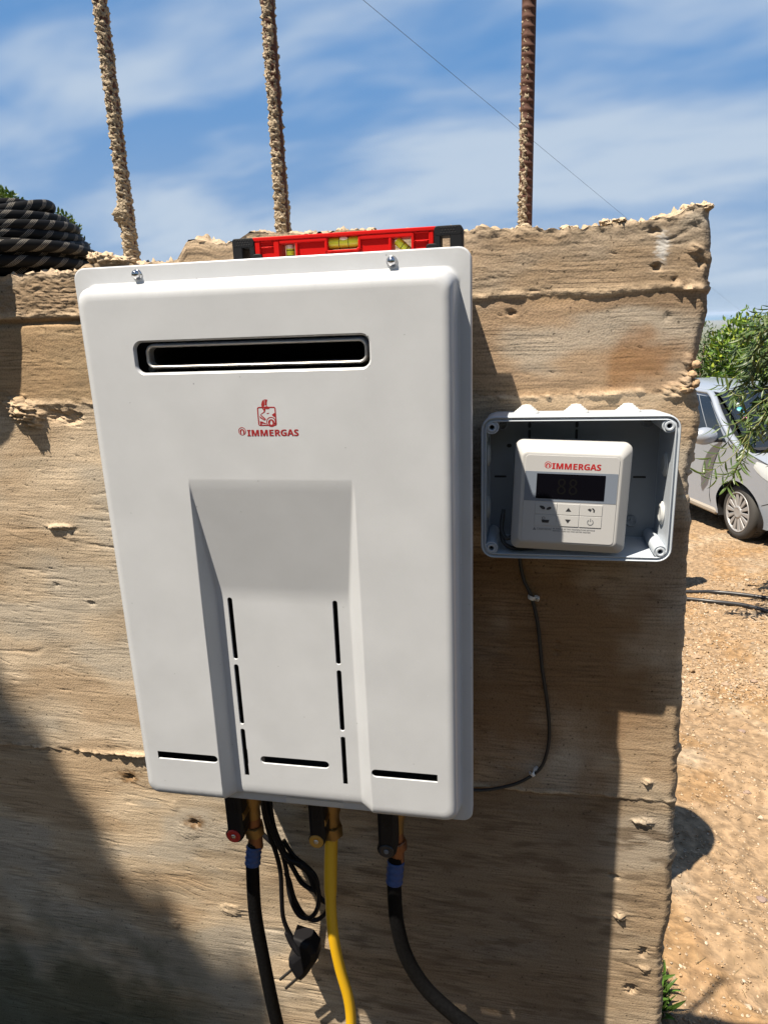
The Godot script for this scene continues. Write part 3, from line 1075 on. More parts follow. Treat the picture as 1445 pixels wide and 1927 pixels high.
	for q in [[-0.131, 0.4604, 0.0495, 0.090], [0.119, 0.4604, 0.0530, 0.090], [-0.0068, 0.4930, 0.198, 0.0432], [-0.0068, 0.4275, 0.198, 0.0440]]:
		var rp := Mb.new()
		rp.box(Vector3(q[0], q[1], -0.009), Vector3(q[2], q[3], 0.004), 0.0003)
		put(rp, "dark_inner_rail", dark, o)
	# exhaust: rounded steel mouthpiece
	var ex := thing_part("exhaust_outlet", o)
	var rb := Mb.new()
	var rl := []
	for q in [[0.0, 0.004], [0.0, 0.0125], [0.0003, 0.0150], [0.0011, 0.0168], [0.0022, 0.0174], [0.0032, 0.0166], [0.0038, 0.0146], [0.0038, 0.008]]:
		rl.append(rrect(-0.1062 + q[0], 0.0925 - q[0], 0.4495 + q[0] * 0.95, 0.4714 - q[0] * 0.95, 0.0075 - q[0] * 0.75, q[1], 8))
	rb.loft(rl)
	put(rb, "steel_mouthpiece", steel, ex)
	var db := Mb.new()
	var dl := []
	for q in [[0.0036, 0.0085], [0.0036, -0.10], [0.0036, -0.10], [0.008, -0.10]]:
		dl.append(rrect(-0.1062 + q[0], 0.0925 - q[0], 0.4495 + q[0] * 0.95, 0.4714 - q[0] * 0.95, 0.005, q[1], 8))
	db.loft(dl, true, false, true)
	put(db, "dark_throat", dark, ex)
	for x in [-0.071, -0.0275, 0.0165, 0.062]:
		var nb := Mb.new()
		nb.prism(PackedVector2Array([Vector2(x + 0.0042, 0.4493), Vector2(x + 0.0036, 0.4508), Vector2(x + 0.0018, 0.4519), Vector2(x - 0.0018, 0.4519), Vector2(x - 0.0036, 0.4508), Vector2(x - 0.0042, 0.4493)]), 0.010, 0.0166, 0.0004)
		put(nb, "dark_notch", dark, ex)
	var wool := mat(0.20, 0.19, 0.165, 0.95)
	var wb := Mb.new()
	wb.stone(Vector3(-0.1055, 0.4508, 0.006), Vector3(0.0036, 0.006, 0.004), n_rough, 3.0, 6, 0.4)
	put(wb, "sealing_wool", wool, ex)

	# screws
	var chrome := mat(0.50, 0.50, 0.51, 0.10, 1.0)
	for q in [[-0.1134, 0.5333 - 0.0035], [0.1113, 0.5316 - 0.0025]]:
		var sb := Mb.new()
		sb.lathe(PackedVector2Array([Vector2(0.0046, 0.0), Vector2(0.0046, 0.0006), Vector2(0.0038, 0.0010), Vector2(0.0038, 0.0022), Vector2(0.0038, 0.0024), Vector2(0.0035, 0.0038), Vector2(0.0026, 0.0050), Vector2(0.0013, 0.0056), Vector2(0.0001, 0.0057)]), Transform3D(Basis(), Vector3(q[0], q[1], 0.0)), 20)
		put(sb, "dome_head_screw", chrome, o)
	for x in [-0.114, 0.1125]:
		var hb := Mb.new()
		for h in 3:
			hb.lathe(PackedVector2Array([Vector2(0.0020, 0.0), Vector2(0.0016, 0.0007), Vector2(0.0002, 0.0010)]), Transform3D(Basis(), Vector3(x - 0.0035 + h * 0.0036, 0.0052 - (h % 2) * 0.001, 0.0)), 8)
		put(hb, "drain_screw", dark, o)
	var stk := Mb.new()
	stk.prism(poly_rr(0.062, 0.0065, 0.0018, 4, Vector2(0.0124, 0.0052)), 0.0, 0.0008, 0.0002)
	put(stk, "pale_tab", mat(0.5, 0.49, 0.47, 0.5), o)

	# printed mark and lettering
	var red := mat(0.26, 0.012, 0.014, 0.5)
	var zf := T + 0.00005
	emblem_disc(Vector3(-0.0202, 0.3959, zf), 0.0035, red, o, Basis())
	letters("IMMERGAS", 0.0056, 0.0458, Vector3(0.0072, 0.3943, zf + 0.0001), red, o, "lettering", Basis(), "Droid Sans", 700, 0.00006, 0.00028)
	var em := thing_part("printed_emblem", o)
	var fb := Mb.new()
	var c0 := Vector2(0.0033, 0.4085)
	ring_frame(fb, c0, 0.0166, 0.0162, 0.0018, 0.0010, zf)
	put(fb, "emblem_frame", red, em)
	emblem_disc(Vector3(0.0068, 0.4037, zf), 0.0043, red, em, Basis())
	# crest, sash bands and dark corners of the badge, read off the print
	var pb := Mb.new()
	var ep := func(a: Array) -> PackedVector2Array:       # crop pixels of the print, 10.32 a photo pixel
		var out := PackedVector2Array()
		for q in a:
			out.append(Vector2(-0.0048 + (q[0] - 455.0) * 0.00004247, 0.4165 - (q[1] - 268.0) * 0.00004386))
		if Geometry2D.is_polygon_clockwise(out):
			out.reverse()
		return out
	for a in [[[588, 340], [556, 292], [546, 220], [570, 155], [612, 122], [616, 230], [592, 266]], [[624, 120], [684, 130], [668, 180], [662, 244], [622, 234]],
		[[508, 425], [525, 415], [620, 500], [612, 530]], [[490, 440], [505, 450], [600, 522], [590, 534], [500, 480]], [[487, 545], [535, 570], [525, 625], [495, 620]],
		[[632, 290], [712, 290], [706, 318], [690, 302], [668, 316], [640, 306]], [[640, 388], [700, 384], [672, 408]], [[752, 420], [812, 384], [820, 470], [776, 452]], [[572, 372], [600, 345], [606, 372], [548, 404], [510, 412]], [[585, 340], [612, 262], [660, 252], [720, 276], [720, 288], [640, 284], [624, 330], [612, 372]], [[500, 540], [560, 560], [640, 600], [540, 590]], [[792, 470], [832, 560], [826, 618], [790, 616], [806, 560]]]:
		pb.prism(ep.call(a), zf, zf + 0.00006)
	put(pb, "emblem_bands", red, em)

func thing_part(called: String, parent: Node) -> Node3D:
	var o := Node3D.new()
	o.name = called
	parent.add_child(o, true)
	o.transform = frame(parent).affine_inverse()
	return o

func ring_frame(b: Mb, c0: Vector2, w: float, h: float, r: float, t: float, z: float, xf := Transform3D()):
	var lo := []
	for q in [[0.0, 0.0], [0.0, 0.00008], [t, 0.00008], [t, 0.0]]:
		var lp := PackedVector3Array()
		for p in rrect(c0.x - w / 2 + q[0], c0.x + w / 2 - q[0], c0.y - h / 2 + q[0], c0.y + h / 2 - q[0], maxf(r - q[0], 0.0004), z + q[1], 5):
			lp.append(xf * p)
		lo.append(lp)
	b.loft(lo)

# round badge: a ring round a disc with a flame left open
func emblem_disc(at: Vector3, r: float, m: Material, parent: Node, turn: Basis):
	var xf := Transform3D(turn, at)
	var b := Mb.new()
	var lo := []
	for q in [[r, 0.0], [r, 0.00006], [r * 0.84, 0.00006], [r * 0.84, 0.0]]:
		var lp := PackedVector3Array()
		for k in 28:
			var a := TAU * k / 28
			lp.append(xf * Vector3(cos(a) * q[0], sin(a) * q[0], q[1]))
		lo.append(lp)
	b.loft(lo)
	# inner horseshoe with a flame-shaped gap
	var poly := PackedVector2Array()
	for k in 21:
		var a := deg_to_rad(-62.0 + 304.0 * k / 20)
		poly.append(Vector2(cos(a), sin(a)) * r * 0.66 + Vector2(0, -r * 0.12))
	for p in [Vector2(-0.20, -0.52), Vector2(-0.30, -0.25), Vector2(-0.20, 0.06), Vector2(0.0, 0.38), Vector2(0.20, 0.06), Vector2(0.30, -0.25), Vector2(0.20, -0.52)]:
		poly.append(p * r)
	b.prism(poly, 0.0, 0.00006, 0.0, xf)
	put(b, "round_badge", m, parent)

# ------------------------------------------------------------------ spirit level
func build_level():
	var red := mat(0.42, 0.006, 0.005, 0.5, 0.0, 0.22)
	var black := mat(0.007, 0.008, 0.010, 0.6, 0.0, 0.3)
	var zf := -0.10
	var at := Vector3(0.05, 0.525, zf - 0.01)
	var o := thing("spirit_level", "short red spirit level with black end caps standing on top of the heater", "spirit level", at)
	var lx := func(q: float) -> float: return -0.0622 + ((430.0 + q / 3.211) - 440.0) / 430.0 * 0.223
	# height: crop y measured down from the level's upper edge, 3.211 crop pixels a pixel, about 0.000465 m a pixel
	var yt := 0.5665
	var ly := func(q: float) -> float: return yt - q / 3.211 * 0.000470
	var y0 := 0.525
	var body := Mb.new()
	var blk := func(a: float, b_: float, top: float, bot: float, d: float):
		var xa: float = lx.call(a)
		var xb: float = lx.call(b_)
		body.box(Vector3((xa + xb) / 2, (top + bot) / 2, zf - 0.010), Vector3(xb - xa, top - bot, d), 0.0007)
	blk.call(150, 1262, yt, ly.call(24), 0.0215)           # top rail
	blk.call(190, 1222, y0 + 0.004, y0, 0.0215)            # foot rail
	blk.call(160, 195, ly.call(24) + 0.0004, y0 + 0.012, 0.020)
	blk.call(188, 285, ly.call(22), y0 + 0.003, 0.016)
	blk.call(280, 316, ly.call(22), y0 + 0.003, 0.0200)
	blk.call(415, 432, ly.call(22), y0 + 0.003, 0.0200)
	blk.call(425, 610, ly.call(44), y0 + 0.003, 0.016)
	blk.call(316, 612, ly.call(22), ly.call(48), 0.0203)
	blk.call(188, 284, ly.call(60), ly.call(70), 0.0196)
	blk.call(188, 284, ly.call(22), ly.call(32), 0.0196)
	blk.call(596, 616, ly.call(22), ly.call(116), 0.0200)
	blk.call(800, 818, ly.call(22), ly.call(110), 0.0200)
	blk.call(612, 800, ly.call(106), ly.call(122), 0.0200)
	blk.call(600, 812, ly.call(120), y0 + 0.003, 0.010)
	blk.call(806, 990, ly.call(50), y0 + 0.003, 0.016)
	blk.call(812, 1128, ly.call(22), ly.call(52), 0.0203)
	blk.call(982, 1002, ly.call(44), y0 + 0.003, 0.0200)
	blk.call(1116, 1134, ly.call(22), y0 + 0.003, 0.0200)
	blk.call(1130, 1228, ly.call(28), y0 + 0.003, 0.016)
	blk.call(1130, 1250, ly.call(22), ly.call(34), 0.0200)
	blk.call(1130, 1225, ly.call(76), ly.call(88), 0.0196)
	blk.call(1218, 1248, ly.call(24), y0 + 0.014, 0.0200)
	for q in [[608.0, 106.0, 640.0, 150.0], [806.0, 100.0, 772.0, 144.0], [430.0, 44.0, 470.0, 30.0]]:
		var a := Vector2(lx.call(q[0]), ly.call(q[1]))
		var e := Vector2(lx.call(q[2]), ly.call(q[3]))
		var dd := e - a
		body.box(Vector3((a.x + e.x) / 2, (a.y + e.y) / 2, zf - 0.010), Vector3(dd.length(), 0.003, 0.0194), 0.0006, Basis(Vector3.BACK, dd.angle()))
	put(body, "red_beam", red, o)
	for side in 2:
		var cb := Mb.new()
		var xa: float = lx.call(20.0 if side == 0 else 1412.0)
		var xb: float = lx.call(160.0 if side == 0 else 1250.0)
		var sg := 1.0 if side == 0 else -1.0
		var mid := (xa + xb) / 2
		var cw := absf(xb - xa)
		cb.prism(poly_rr(cw, 0.0088, 0.003, 4, Vector2(mid, yt - 0.0044)), zf - 0.0215, zf + 0.0012, 0.0008)
		cb.prism(poly_rr(cw * 0.44, yt - y0 - 0.005, 0.002, 4, Vector2(xa + sg * cw * 0.22, (yt + y0) / 2 - 0.0025)), zf - 0.0213, zf + 0.0010, 0.0008)
		cb.prism(poly_rr(cw * 0.22, yt - y0 - 0.005, 0.001, 4, Vector2(xb - sg * cw * 0.11, (yt + y0) / 2 - 0.0025)), zf - 0.0211, zf + 0.0009, 0.0006)
		cb.prism(poly_rr(cw * 0.44, 0.0265, 0.003, 4, Vector2(xb + sg * 0.002, y0 + 0.0133)), zf - 0.0212, zf + 0.0011, 0.0008)
		var cap := put(cb, "end_cap", black, o)
		var dots := Mb.new()
		for j in 3:
			for i in 6 - (j % 2):
				dots.lathe(PackedVector2Array([Vector2(0.0007, 0), Vector2(0.0006, 0.0003), Vector2(0.0001, 0.0004)]), Transform3D(Basis(), Vector3(mid + (i - 2.5 + 0.5 * (j % 2)) * 0.0026, yt - 0.0020 - j * 0.0022, zf + 0.0011)), 6)
		put(dots, "grip_dots", mat(0.004, 0.004, 0.005, 0.8), cap)
	# vials
	var liquid := mat(0.80, 0.92, 0.07, 0.12)
	liquid.backlight_enabled = true
	liquid.backlight = Color(0.5, 0.6, 0.05)
	var clear := mat(0.72, 0.64, 0.58, 0.1)
	var line := mat(0.03, 0.05, 0.02, 0.5)
	var vials := [[Vector2(lx.call(707.0), ly.call(58.0)), 0.0, 0.0300, 0.0056], [Vector2(lx.call(366.0), ly.call(108.0)), 90.0, 0.0170, 0.0043], [Vector2(lx.call(1068.0), ly.call(108.0)), -42.0, 0.0190, 0.0040]]
	for k in 3:
		var s = vials[k]
		var p: Vector2 = s[0]
		var turn := Basis(Vector3.BACK, deg_to_rad(s[1])) * Basis(Vector3.UP, PI / 2)
		var vb := Mb.new()
		vb.lathe(PackedVector2Array([Vector2(s[3], -s[2] / 2), Vector2(s[3], s[2] / 2 * (1.0 if k == 0 else 0.55))]), Transform3D(turn, Vector3(p.x, p.y, zf - 0.010)), 18)
		var vo := put(vb, "vial", liquid, o)
		var lb := Mb.new()
		var marks := [-0.0046, 0.0046] if k == 0 else [-0.002, 0.003]
		for q in marks:
			lb.lathe(PackedVector2Array([Vector2(s[3] + 0.0001, q - 0.0003), Vector2(s[3] + 0.0001, q + 0.0003)]), Transform3D(turn, Vector3(p.x, p.y, zf - 0.010)), 18)
		put(lb, "vial_mark", line, vo)
		var bb := Mb.new()
		if k == 0:
			bb.sphere(Vector3(p.x, p.y + 0.0032, zf - 0.0064), Vector3(0.0046, 0.0026, 0.0020), 14)
		else:
			bb.lathe(PackedVector2Array([Vector2(s[3], s[2] / 2 * 0.55), Vector2(s[3], s[2] / 2 * 0.95), Vector2(s[3] * 0.7, s[2] / 2)]), Transform3D(turn, Vector3(p.x, p.y, zf - 0.010)), 18)
		put(bb, "vial_bubble", clear, vo)

# ------------------------------------------------------------------ junction box, control panel, cable
func build_box():
	var plastic := mat(0.40, 0.445, 0.50, 0.42)
	var inner := mat(0.20, 0.23, 0.27, 0.5)  # back panel and its screws darkened in colour for the shade inside
	var hole := mat(0.015, 0.017, 0.02, 0.7)
	var o := thing("junction_box", "open grey plastic junction box fixed to the wall right of the heater", "junction box", Vector3(0.271, 0.243, WALL_Z))
	var x0 := 0.1780
	var x1 := 0.3640
	var y0 := 0.2432
	var y1 := 0.3892
	var zb := WALL_Z + 0.004
	var zf := -0.100
	var b := Mb.new()
	var lo := []
	for q in [[0.0035, zb, 0.012], [0.0030, zb, 0.012], [0.0028, zb + 0.004, 0.012], [0.0, zf - 0.012, 0.0135], [0.0, zf - 0.0008, 0.0135], [0.0006, zf, 0.013], [0.0016, zf, 0.012], [0.0018, zf - 0.0022, 0.0118], [0.0036, zf - 0.0022, 0.010], [0.0038, zf - 0.0003, 0.010], [0.0048, zf - 0.0003, 0.009], [0.0050, zf - 0.001, 0.009], [0.0056, zb + 0.006, 0.009], [0.0070, zb + 0.004, 0.008]]:
		lo.append(rrect(x0 + q[0], x1 - q[0], y0 + q[0], y1 - q[0], q[2], q[1], 6))
	b.loft(lo, true, true, false)
	put(b, "shell", plastic, o)
	var bp := Mb.new()
	bp.prism(poly_rr(x1 - x0 - 0.011, y1 - y0 - 0.011, 0.008, 5, Vector2((x0 + x1) / 2, (y0 + y1) / 2)), zb + 0.002, zb + 0.0042)
	var back := put(bp, "back_panel", inner, o)
	# moulded slots, screw heads and knock-outs of the back panel
	for q in [[0.226, 0.372, 0.0022, 0.006], [0.226, 0.362, 0.0016, 0.010], [0.2745, 0.372, 0.0022, 0.006], [0.2745, 0.362, 0.0016, 0.010], [0.196, 0.316, 0.012, 0.0022], [0.340, 0.316, 0.012, 0.0022], [0.319, 0.352, 0.004, 0.004], [0.316, 0.284, 0.004, 0.004], [0.205, 0.350, 0.004, 0.004]]:
		var hb := Mb.new()
		hb.prism(poly_rr(q[2] + 0.001, q[3], minf(q[2] + 0.001, q[3]) * 0.45, 4, Vector2(q[0], q[1])), zb + 0.004, zb + 0.0046)
		put(hb, "fixing_slot", hole, back)
	for q in [[0.197, 0.373], [0.345, 0.374], [0.334, 0.268]]:
		var kb := Mb.new()
		kb.lathe(PackedVector2Array([Vector2(0.0065, 0.0), Vector2(0.0065, 0.002), Vector2(0.0055, 0.003), Vector2(0.0045, 0.003), Vector2(0.0040, 0.0016), Vector2(0.0001, 0.0016)]), Transform3D(Basis(), Vector3(q[0], q[1], zb + 0.004)), 18)
		kb.box(Vector3(q[0], q[1], zb + 0.0064), Vector3(0.006, 0.0012, 0.001))
		kb.box(Vector3(q[0], q[1], zb + 0.0064), Vector3(0.0012, 0.006, 0.0011))
		put(kb, "fixing_screw", inner, back)
	# corner posts with screw holes
	for sx in 2:
		for sy in 2:
			var p := Vector3(x0 + 0.0105 if sx == 0 else x1 - 0.0105, y0 + 0.0105 if sy == 0 else y1 - 0.0105, 0)
			var pb := Mb.new()
			pb.lathe(PackedVector2Array([Vector2(0.0068, zb + 0.003), Vector2(0.0068, zf - 0.0016), Vector2(0.0064, zf - 0.0010), Vector2(0.0055, zf - 0.0010), Vector2(0.0050, zf - 0.0018), Vector2(0.0046, zf - 0.0018), Vector2(0.0046, zf - 0.0002), Vector2(0.0043, zf), Vector2(0.0029, zf), Vector2(0.0024, zf - 0.0004), Vector2(0.0022, zf - 0.010)]), Transform3D(Basis(), p), 24, true, false)
			var po := put(pb, "screw_post", plastic, o)
			var fb := Mb.new()
			fb.lathe(PackedVector2Array([Vector2(0.0023, zf - 0.0095), Vector2(0.0001, zf - 0.0092)]), Transform3D(Basis(), p), 12)
			put(fb, "screw_hole", hole, po)
	# stepped rubber glands on top; blank glands inside the right and left walls
	var rubber := mat(0.47, 0.49, 0.50, 0.55)
	for x in [0.2221, 0.2708, 0.3204]:
		var gb := Mb.new()
		var pr := PackedVector2Array([Vector2(0.0128, -0.002), Vector2(0.0128, 0.0004)])
		for k in 4:
			var r := 0.0125 - k * 0.0022
			var h := 0.0008 + k * 0.0019
			pr.append_array(PackedVector2Array([Vector2(r, h), Vector2(r, h + 0.0002), Vector2(r - 0.0008, h + 0.0014), Vector2(r - 0.0016, h + 0.0018)]))
		pr.append(Vector2(0.0001, 0.0090))
		gb.lathe(pr, Transform3D(Basis(Vector3.RIGHT, -PI / 2), Vector3(x, y1 - 0.0012, -0.135)), 28)
		put(gb, "cable_gland", rubber, o)
	for q in [[x1 - 0.0055, 0.336, -1.0], [x1 - 0.0055, 0.286, -1.0], [x0 + 0.0055, 0.346, 1.0], [x0 + 0.0055, 0.290, 1.0]]:
		var gb := Mb.new()
		gb.lathe(PackedVector2Array([Vector2(0.0120, 0.0), Vector2(0.0120, 0.0012), Vector2(0.0095, 0.0016), Vector2(0.0095, 0.0026), Vector2(0.0070, 0.0030), Vector2(0.0070, 0.0022), Vector2(0.0001, 0.0022)]), Transform3D(Basis(Vector3.UP, PI / 2 * q[2]), Vector3(q[0], q[1], -0.130)), 20)
		put(gb, "blank_gland", rubber, o)

func build_panel():
	var ivory := mat(0.42, 0.425, 0.425, 0.40)
	var face := mat(0.41, 0.415, 0.42, 0.38)
	var band := mat(0.16, 0.19, 0.24, 0.35)
	var glass := mat(0.003, 0.003, 0.005, 0.15, 0.0, 0.15)
	var ink := mat(0.02, 0.022, 0.026, 0.6)
	var grey_ink := mat(0.16, 0.17, 0.18, 0.6)
	var red := mat(0.36, 0.014, 0.016, 0.5)
	var turn := Basis(Vector3.BACK, deg_to_rad(-2.15)) * Basis(Vector3.RIGHT, deg_to_rad(-2.0))
	var mid := Vector3(0.2651, 0.3097, -0.0905)
	var o := thing("control_panel", "square ivory control panel with a dark display, leaning tilted inside the junction box", "control panel", mid, "", turn)
	var xf := Transform3D(turn, mid)
	var h := 0.0553
	var b := Mb.new()
	var lo := []
	for q in [[0.0, -0.019, 0.008], [0.0, -0.019, 0.008], [0.0, -0.009, 0.008], [0.0006, -0.0075, 0.0078], [0.0010, -0.0070, 0.0076], [0.0085, -0.0006, 0.005], [0.0095, -0.0001, 0.0045], [0.0105, 0.0, 0.004]]:
		var lp := PackedVector3Array()
		for p in rrect(-h + q[0] * 0.75, h - q[0] * 1.05, -h + q[0], h - q[0] * 1.2, q[2], q[1], 6):
			lp.append(xf * p)
		lo.append(lp)
	b.loft(lo, true, true, true)
	put(b, "housing", ivory, o)
	# printed faceplate: local metres, x right, y up; the plate spans about -0.046..0.043, -0.044..0.042
	var at := func(u: float, v_: float) -> Vector2:      # u, v in 0..1 of the crop of the panel
		return Vector2(lerpf(-0.0553, 0.0553, u), lerpf(0.0553, -0.0553, v_))
	var fb := Mb.new()
	fb.prism(poly_rr(0.0880, 0.0865, 0.0035, 5, Vector2(-0.0010, -0.0012)), -0.0004, 0.0005, 0.0002, xf)
	var plate := put(fb, "faceplate", face, o)
	var bb := Mb.new()
	bb.prism(poly_rr(0.0870, 0.0295, 0.0004, 2, Vector2(-0.0011, 0.0114)), 0.0003, 0.0007, 0.0, xf)
	put(bb, "blue_grey_band", band, plate)
	var db := Mb.new()
	db.prism(poly_rr(0.0645, 0.0248, 0.0004, 2, Vector2(-0.0012, 0.0118)), 0.0003, 0.0010, 0.0, xf)
	put(db, "display", glass, o)
	# faint unlit digits
	var dig := mat(0.0048, 0.0048, 0.0052, 0.6, 0.0, 0.15)
	letters("88", 0.0155, 0.0190, xf * Vector3(-0.0040, 0.0118, 0.00102), dig, o, "unlit_digits", turn, "Droid Sans Mono", 400, 0.0001)
	emblem_disc(xf * Vector3(-0.0235, 0.0327, 0.0005), 0.0034, red, o, turn)
	letters("IMMERGAS", 0.0060, 0.0455, xf * Vector3(0.0030, 0.0318, 0.0006), red, o, "lettering", turn, "Droid Sans", 700, 0.00006, 0.0003)
	# six keys
	for j in 2:
		for i in 3:
			var cxy := Vector2(-0.0228 + i * 0.0214, -0.0108 - j * 0.0116)
			var kb := Mb.new()
			kb.prism(poly_rr(0.0208, 0.0111, 0.0004, 2, cxy), 0.0003, 0.0010, 0.0002, xf)
			var ko := put(kb, "key", mat(0.42, 0.425, 0.425, 0.42), o)
			var lb := Mb.new()
			ring_frame(lb, cxy, 0.0214, 0.0116, 0.0003, 0.00035, 0.0004, xf)
			put(lb, "key_outline", grey_ink, ko)
			var ib := Mb.new()
			var z0 := 0.0010
			var z1 := 0.0012
			match i * 2 + j:
				0:    # two leaves
					ib.prism(leaf_poly(cxy + Vector2(-0.0036, 0.0012), 0.0060, -28.0), z0, z1, 0.0, xf)
					ib.prism(leaf_poly(cxy + Vector2(0.0026, 0.0004), 0.0052, 24.0), z0, z1, 0.0, xf)
				1:    # tub
					ib.prism(PackedVector2Array([cxy + Vector2(-0.0038, 0.0004), cxy + Vector2(-0.0030, -0.0026), cxy + Vector2(0.0030, -0.0026), cxy + Vector2(0.0040, 0.0004)]), z0, z1, 0.0, xf)
					ring_frame(ib, cxy + Vector2(-0.0018, 0.0020), 0.0030, 0.0026, 0.0012, 0.0004, z0, xf)
				2:
					ib.prism(PackedVector2Array([cxy + Vector2(-0.0026, -0.0017), cxy + Vector2(0.0026, -0.0017), cxy + Vector2(0, 0.0020)]), z0, z1, 0.0, xf)
				3:
					ib.prism(PackedVector2Array([cxy + Vector2(-0.0026, 0.0017), cxy + Vector2(0, -0.0020), cxy + Vector2(0.0026, 0.0017)]), z0, z1, 0.0, xf)
				4:    # tap
					ib.prism(PackedVector2Array([cxy + Vector2(-0.0034, 0.0010), cxy + Vector2(-0.0006, -0.0010), cxy + Vector2(0.0004, 0.0012), cxy + Vector2(-0.0016, 0.0022)]), z0, z1, 0.0, xf)
					ib.prism(PackedVector2Array([cxy + Vector2(0.0004, 0.0026), cxy + Vector2(0.0010, 0.0016), cxy + Vector2(0.0022, 0.0004), cxy + Vector2(0.0020, -0.0014), cxy + Vector2(0.0032, -0.0014), cxy + Vector2(0.0034, 0.0008), cxy + Vector2(0.0022, 0.0024)]), z0, z1, 0.0, xf)
				5:    # power sign
					var pl := PackedVector2Array()
					for k in 15:
						var a := deg_to_rad(125.0 + 290.0 * k / 14)
						pl.append(cxy + Vector2(cos(a), sin(a)) * 0.0031)
					for k in range(14, -1, -1):
						var a := deg_to_rad(125.0 + 290.0 * k / 14)
						pl.append(cxy + Vector2(cos(a), sin(a)) * 0.0023)
					ib.prism(pl, z0, z1, 0.0, xf)
					ib.prism(poly_rr(0.0008, 0.0032, 0.0002, 2, cxy + Vector2(0, 0.0022)), z0, z1, 0.0, xf)
			put(ib, "key_symbol", ink if i * 2 + j != 5 else grey_ink, ko)
	# caution line
	var tb := Mb.new()
	tb.prism(PackedVector2Array([Vector2(-0.0345, -0.0330), Vector2(-0.0311, -0.0330), Vector2(-0.0328, -0.0300)]), 0.0004, 0.0006, 0.0, xf)
	put(tb, "caution_sign", grey_ink, plate)
	letters("CAUTION!", 0.0022, 0.0140, xf * Vector3(-0.0235, -0.0316, 0.0006), grey_ink, plate, "caution_text", turn)
	letters("BE AWARE OF THE TEMPERATURE SETTING", 0.0014, 0.0400, xf * Vector3(0.0050, -0.0308, 0.0006), grey_ink, plate, "caution_text", turn)
	letters("BEFORE TURN ON THE WATER HEATER", 0.0014, 0.0360, xf * Vector3(0.0030, -0.0330, 0.0006), grey_ink, plate, "caution_text", turn)

func leaf_poly(c0: Vector2, l: float, deg: float) -> PackedVector2Array:
	var out := PackedVector2Array()
	for k in 12:
		var a := TAU * k / 12
		out.append(c0 + Vector2(cos(a) * l * 0.5, sin(a) * l * 0.26 * (1.0 + 0.2 * cos(a))).rotated(deg_to_rad(deg)))
	return out

func pts3(a: Array) -> PackedVector3Array:
	var out := PackedVector3Array()
	for p in a:
		out.append(Vector3(p[0], p[1], p[2]))
	return out

func build_cable():
	var black := mat(0.018, 0.019, 0.021, 0.42)
	var o := thing("signal_cable", "thin black cable hanging from the junction box and looping back behind the heater", "cable", Vector3(0.24, 0.05, WALL_Z))
	var b := Mb.new()
	b.tube(smooth_path(pts3([[0.214, 0.268, -0.112], [0.204, 0.262, -0.108], [0.1985, 0.272, -0.112], [0.2005, 0.290, -0.120]]), 6), 0.0021, 8)
	b.tube(smooth_path(pts3([[0.200, 0.285, -0.118], [0.1990, 0.262, -0.110], [0.208, 0.2525, -0.108], [0.225, 0.251, -0.112], [0.240, 0.251, -0.125]]), 6), 0.0021, 8)
	b.tube(smooth_path(pts3([[0.2180, 0.250, -0.150], [0.2183, 0.2221, -0.160], [0.2229, 0.1968, -0.1632], [0.2322, 0.1745, -0.164], [0.2401, 0.1387, -0.1645], [0.2461, 0.0849, -0.1645], [0.2535, 0.0365, -0.1645], [0.2565, -0.0064, -0.1645], [0.2505, -0.0419, -0.164], [0.2369, -0.0600, -0.163], [0.2115, -0.0765, -0.163], [0.1689, -0.0879, -0.163], [0.130, -0.075, -0.160], [0.115, -0.02, -0.15], [0.112, 0.02, -0.14]]), 8), 0.0021, 8)
	put(b, "cord", black, o)
	var white := mat(0.68, 0.67, 0.65, 0.45)
	for q in [[0.2322, 0.1745, -18.0, "upper"], [0.2382, -0.0575, 45.0, "lower"]]:
		var c := thing("cable_clip", "white plastic nail clip holding the thin cable, the %s of the two" % q[3], "cable clip", Vector3(q[0], q[1], WALL_Z), "white clips along the thin cable")
		var turn := Basis(Vector3.BACK, deg_to_rad(q[2]))
		var cb := Mb.new()
		var lo := []
		for k in 9:
			var a := PI * k / 8
			var lp := PackedVector3Array()
			for e in [[0.0026, -0.0022], [0.0038, -0.0022], [0.0038, 0.0022], [0.0026, 0.0022]]:
				lp.append(Vector3(q[0], q[1], -0.1645) + turn * Vector3(cos(a) * e[0], e[1], sin(a) * e[0] * 1.1))
			lo.append(lp)
		cb.loft(lo, true, true, true)
		cb.box(Vector3(q[0], q[1], -0.1665) + turn * Vector3(0.0060, 0, 0), Vector3(0.0060, 0.0052, 0.0060), 0.0008, turn)
		cb.box(Vector3(q[0], q[1], -0.1665) + turn * Vector3(-0.0034, 0, 0), Vector3(0.0016, 0.0040, 0.0060), 0.0005, turn)
		put(cb, "hook", white, c)
		var nb := Mb.new()
		nb.lathe(PackedVector2Array([Vector2(0.0018, 0), Vector2(0.0018, 0.0008), Vector2(0.0002, 0.0011)]), Transform3D(turn, Vector3(q[0], q[1], -0.1636) + turn * Vector3(0.0063, 0, 0)), 10)
		put(nb, "nail_head", mat(0.35, 0.34, 0.33, 0.3, 1.0), c)

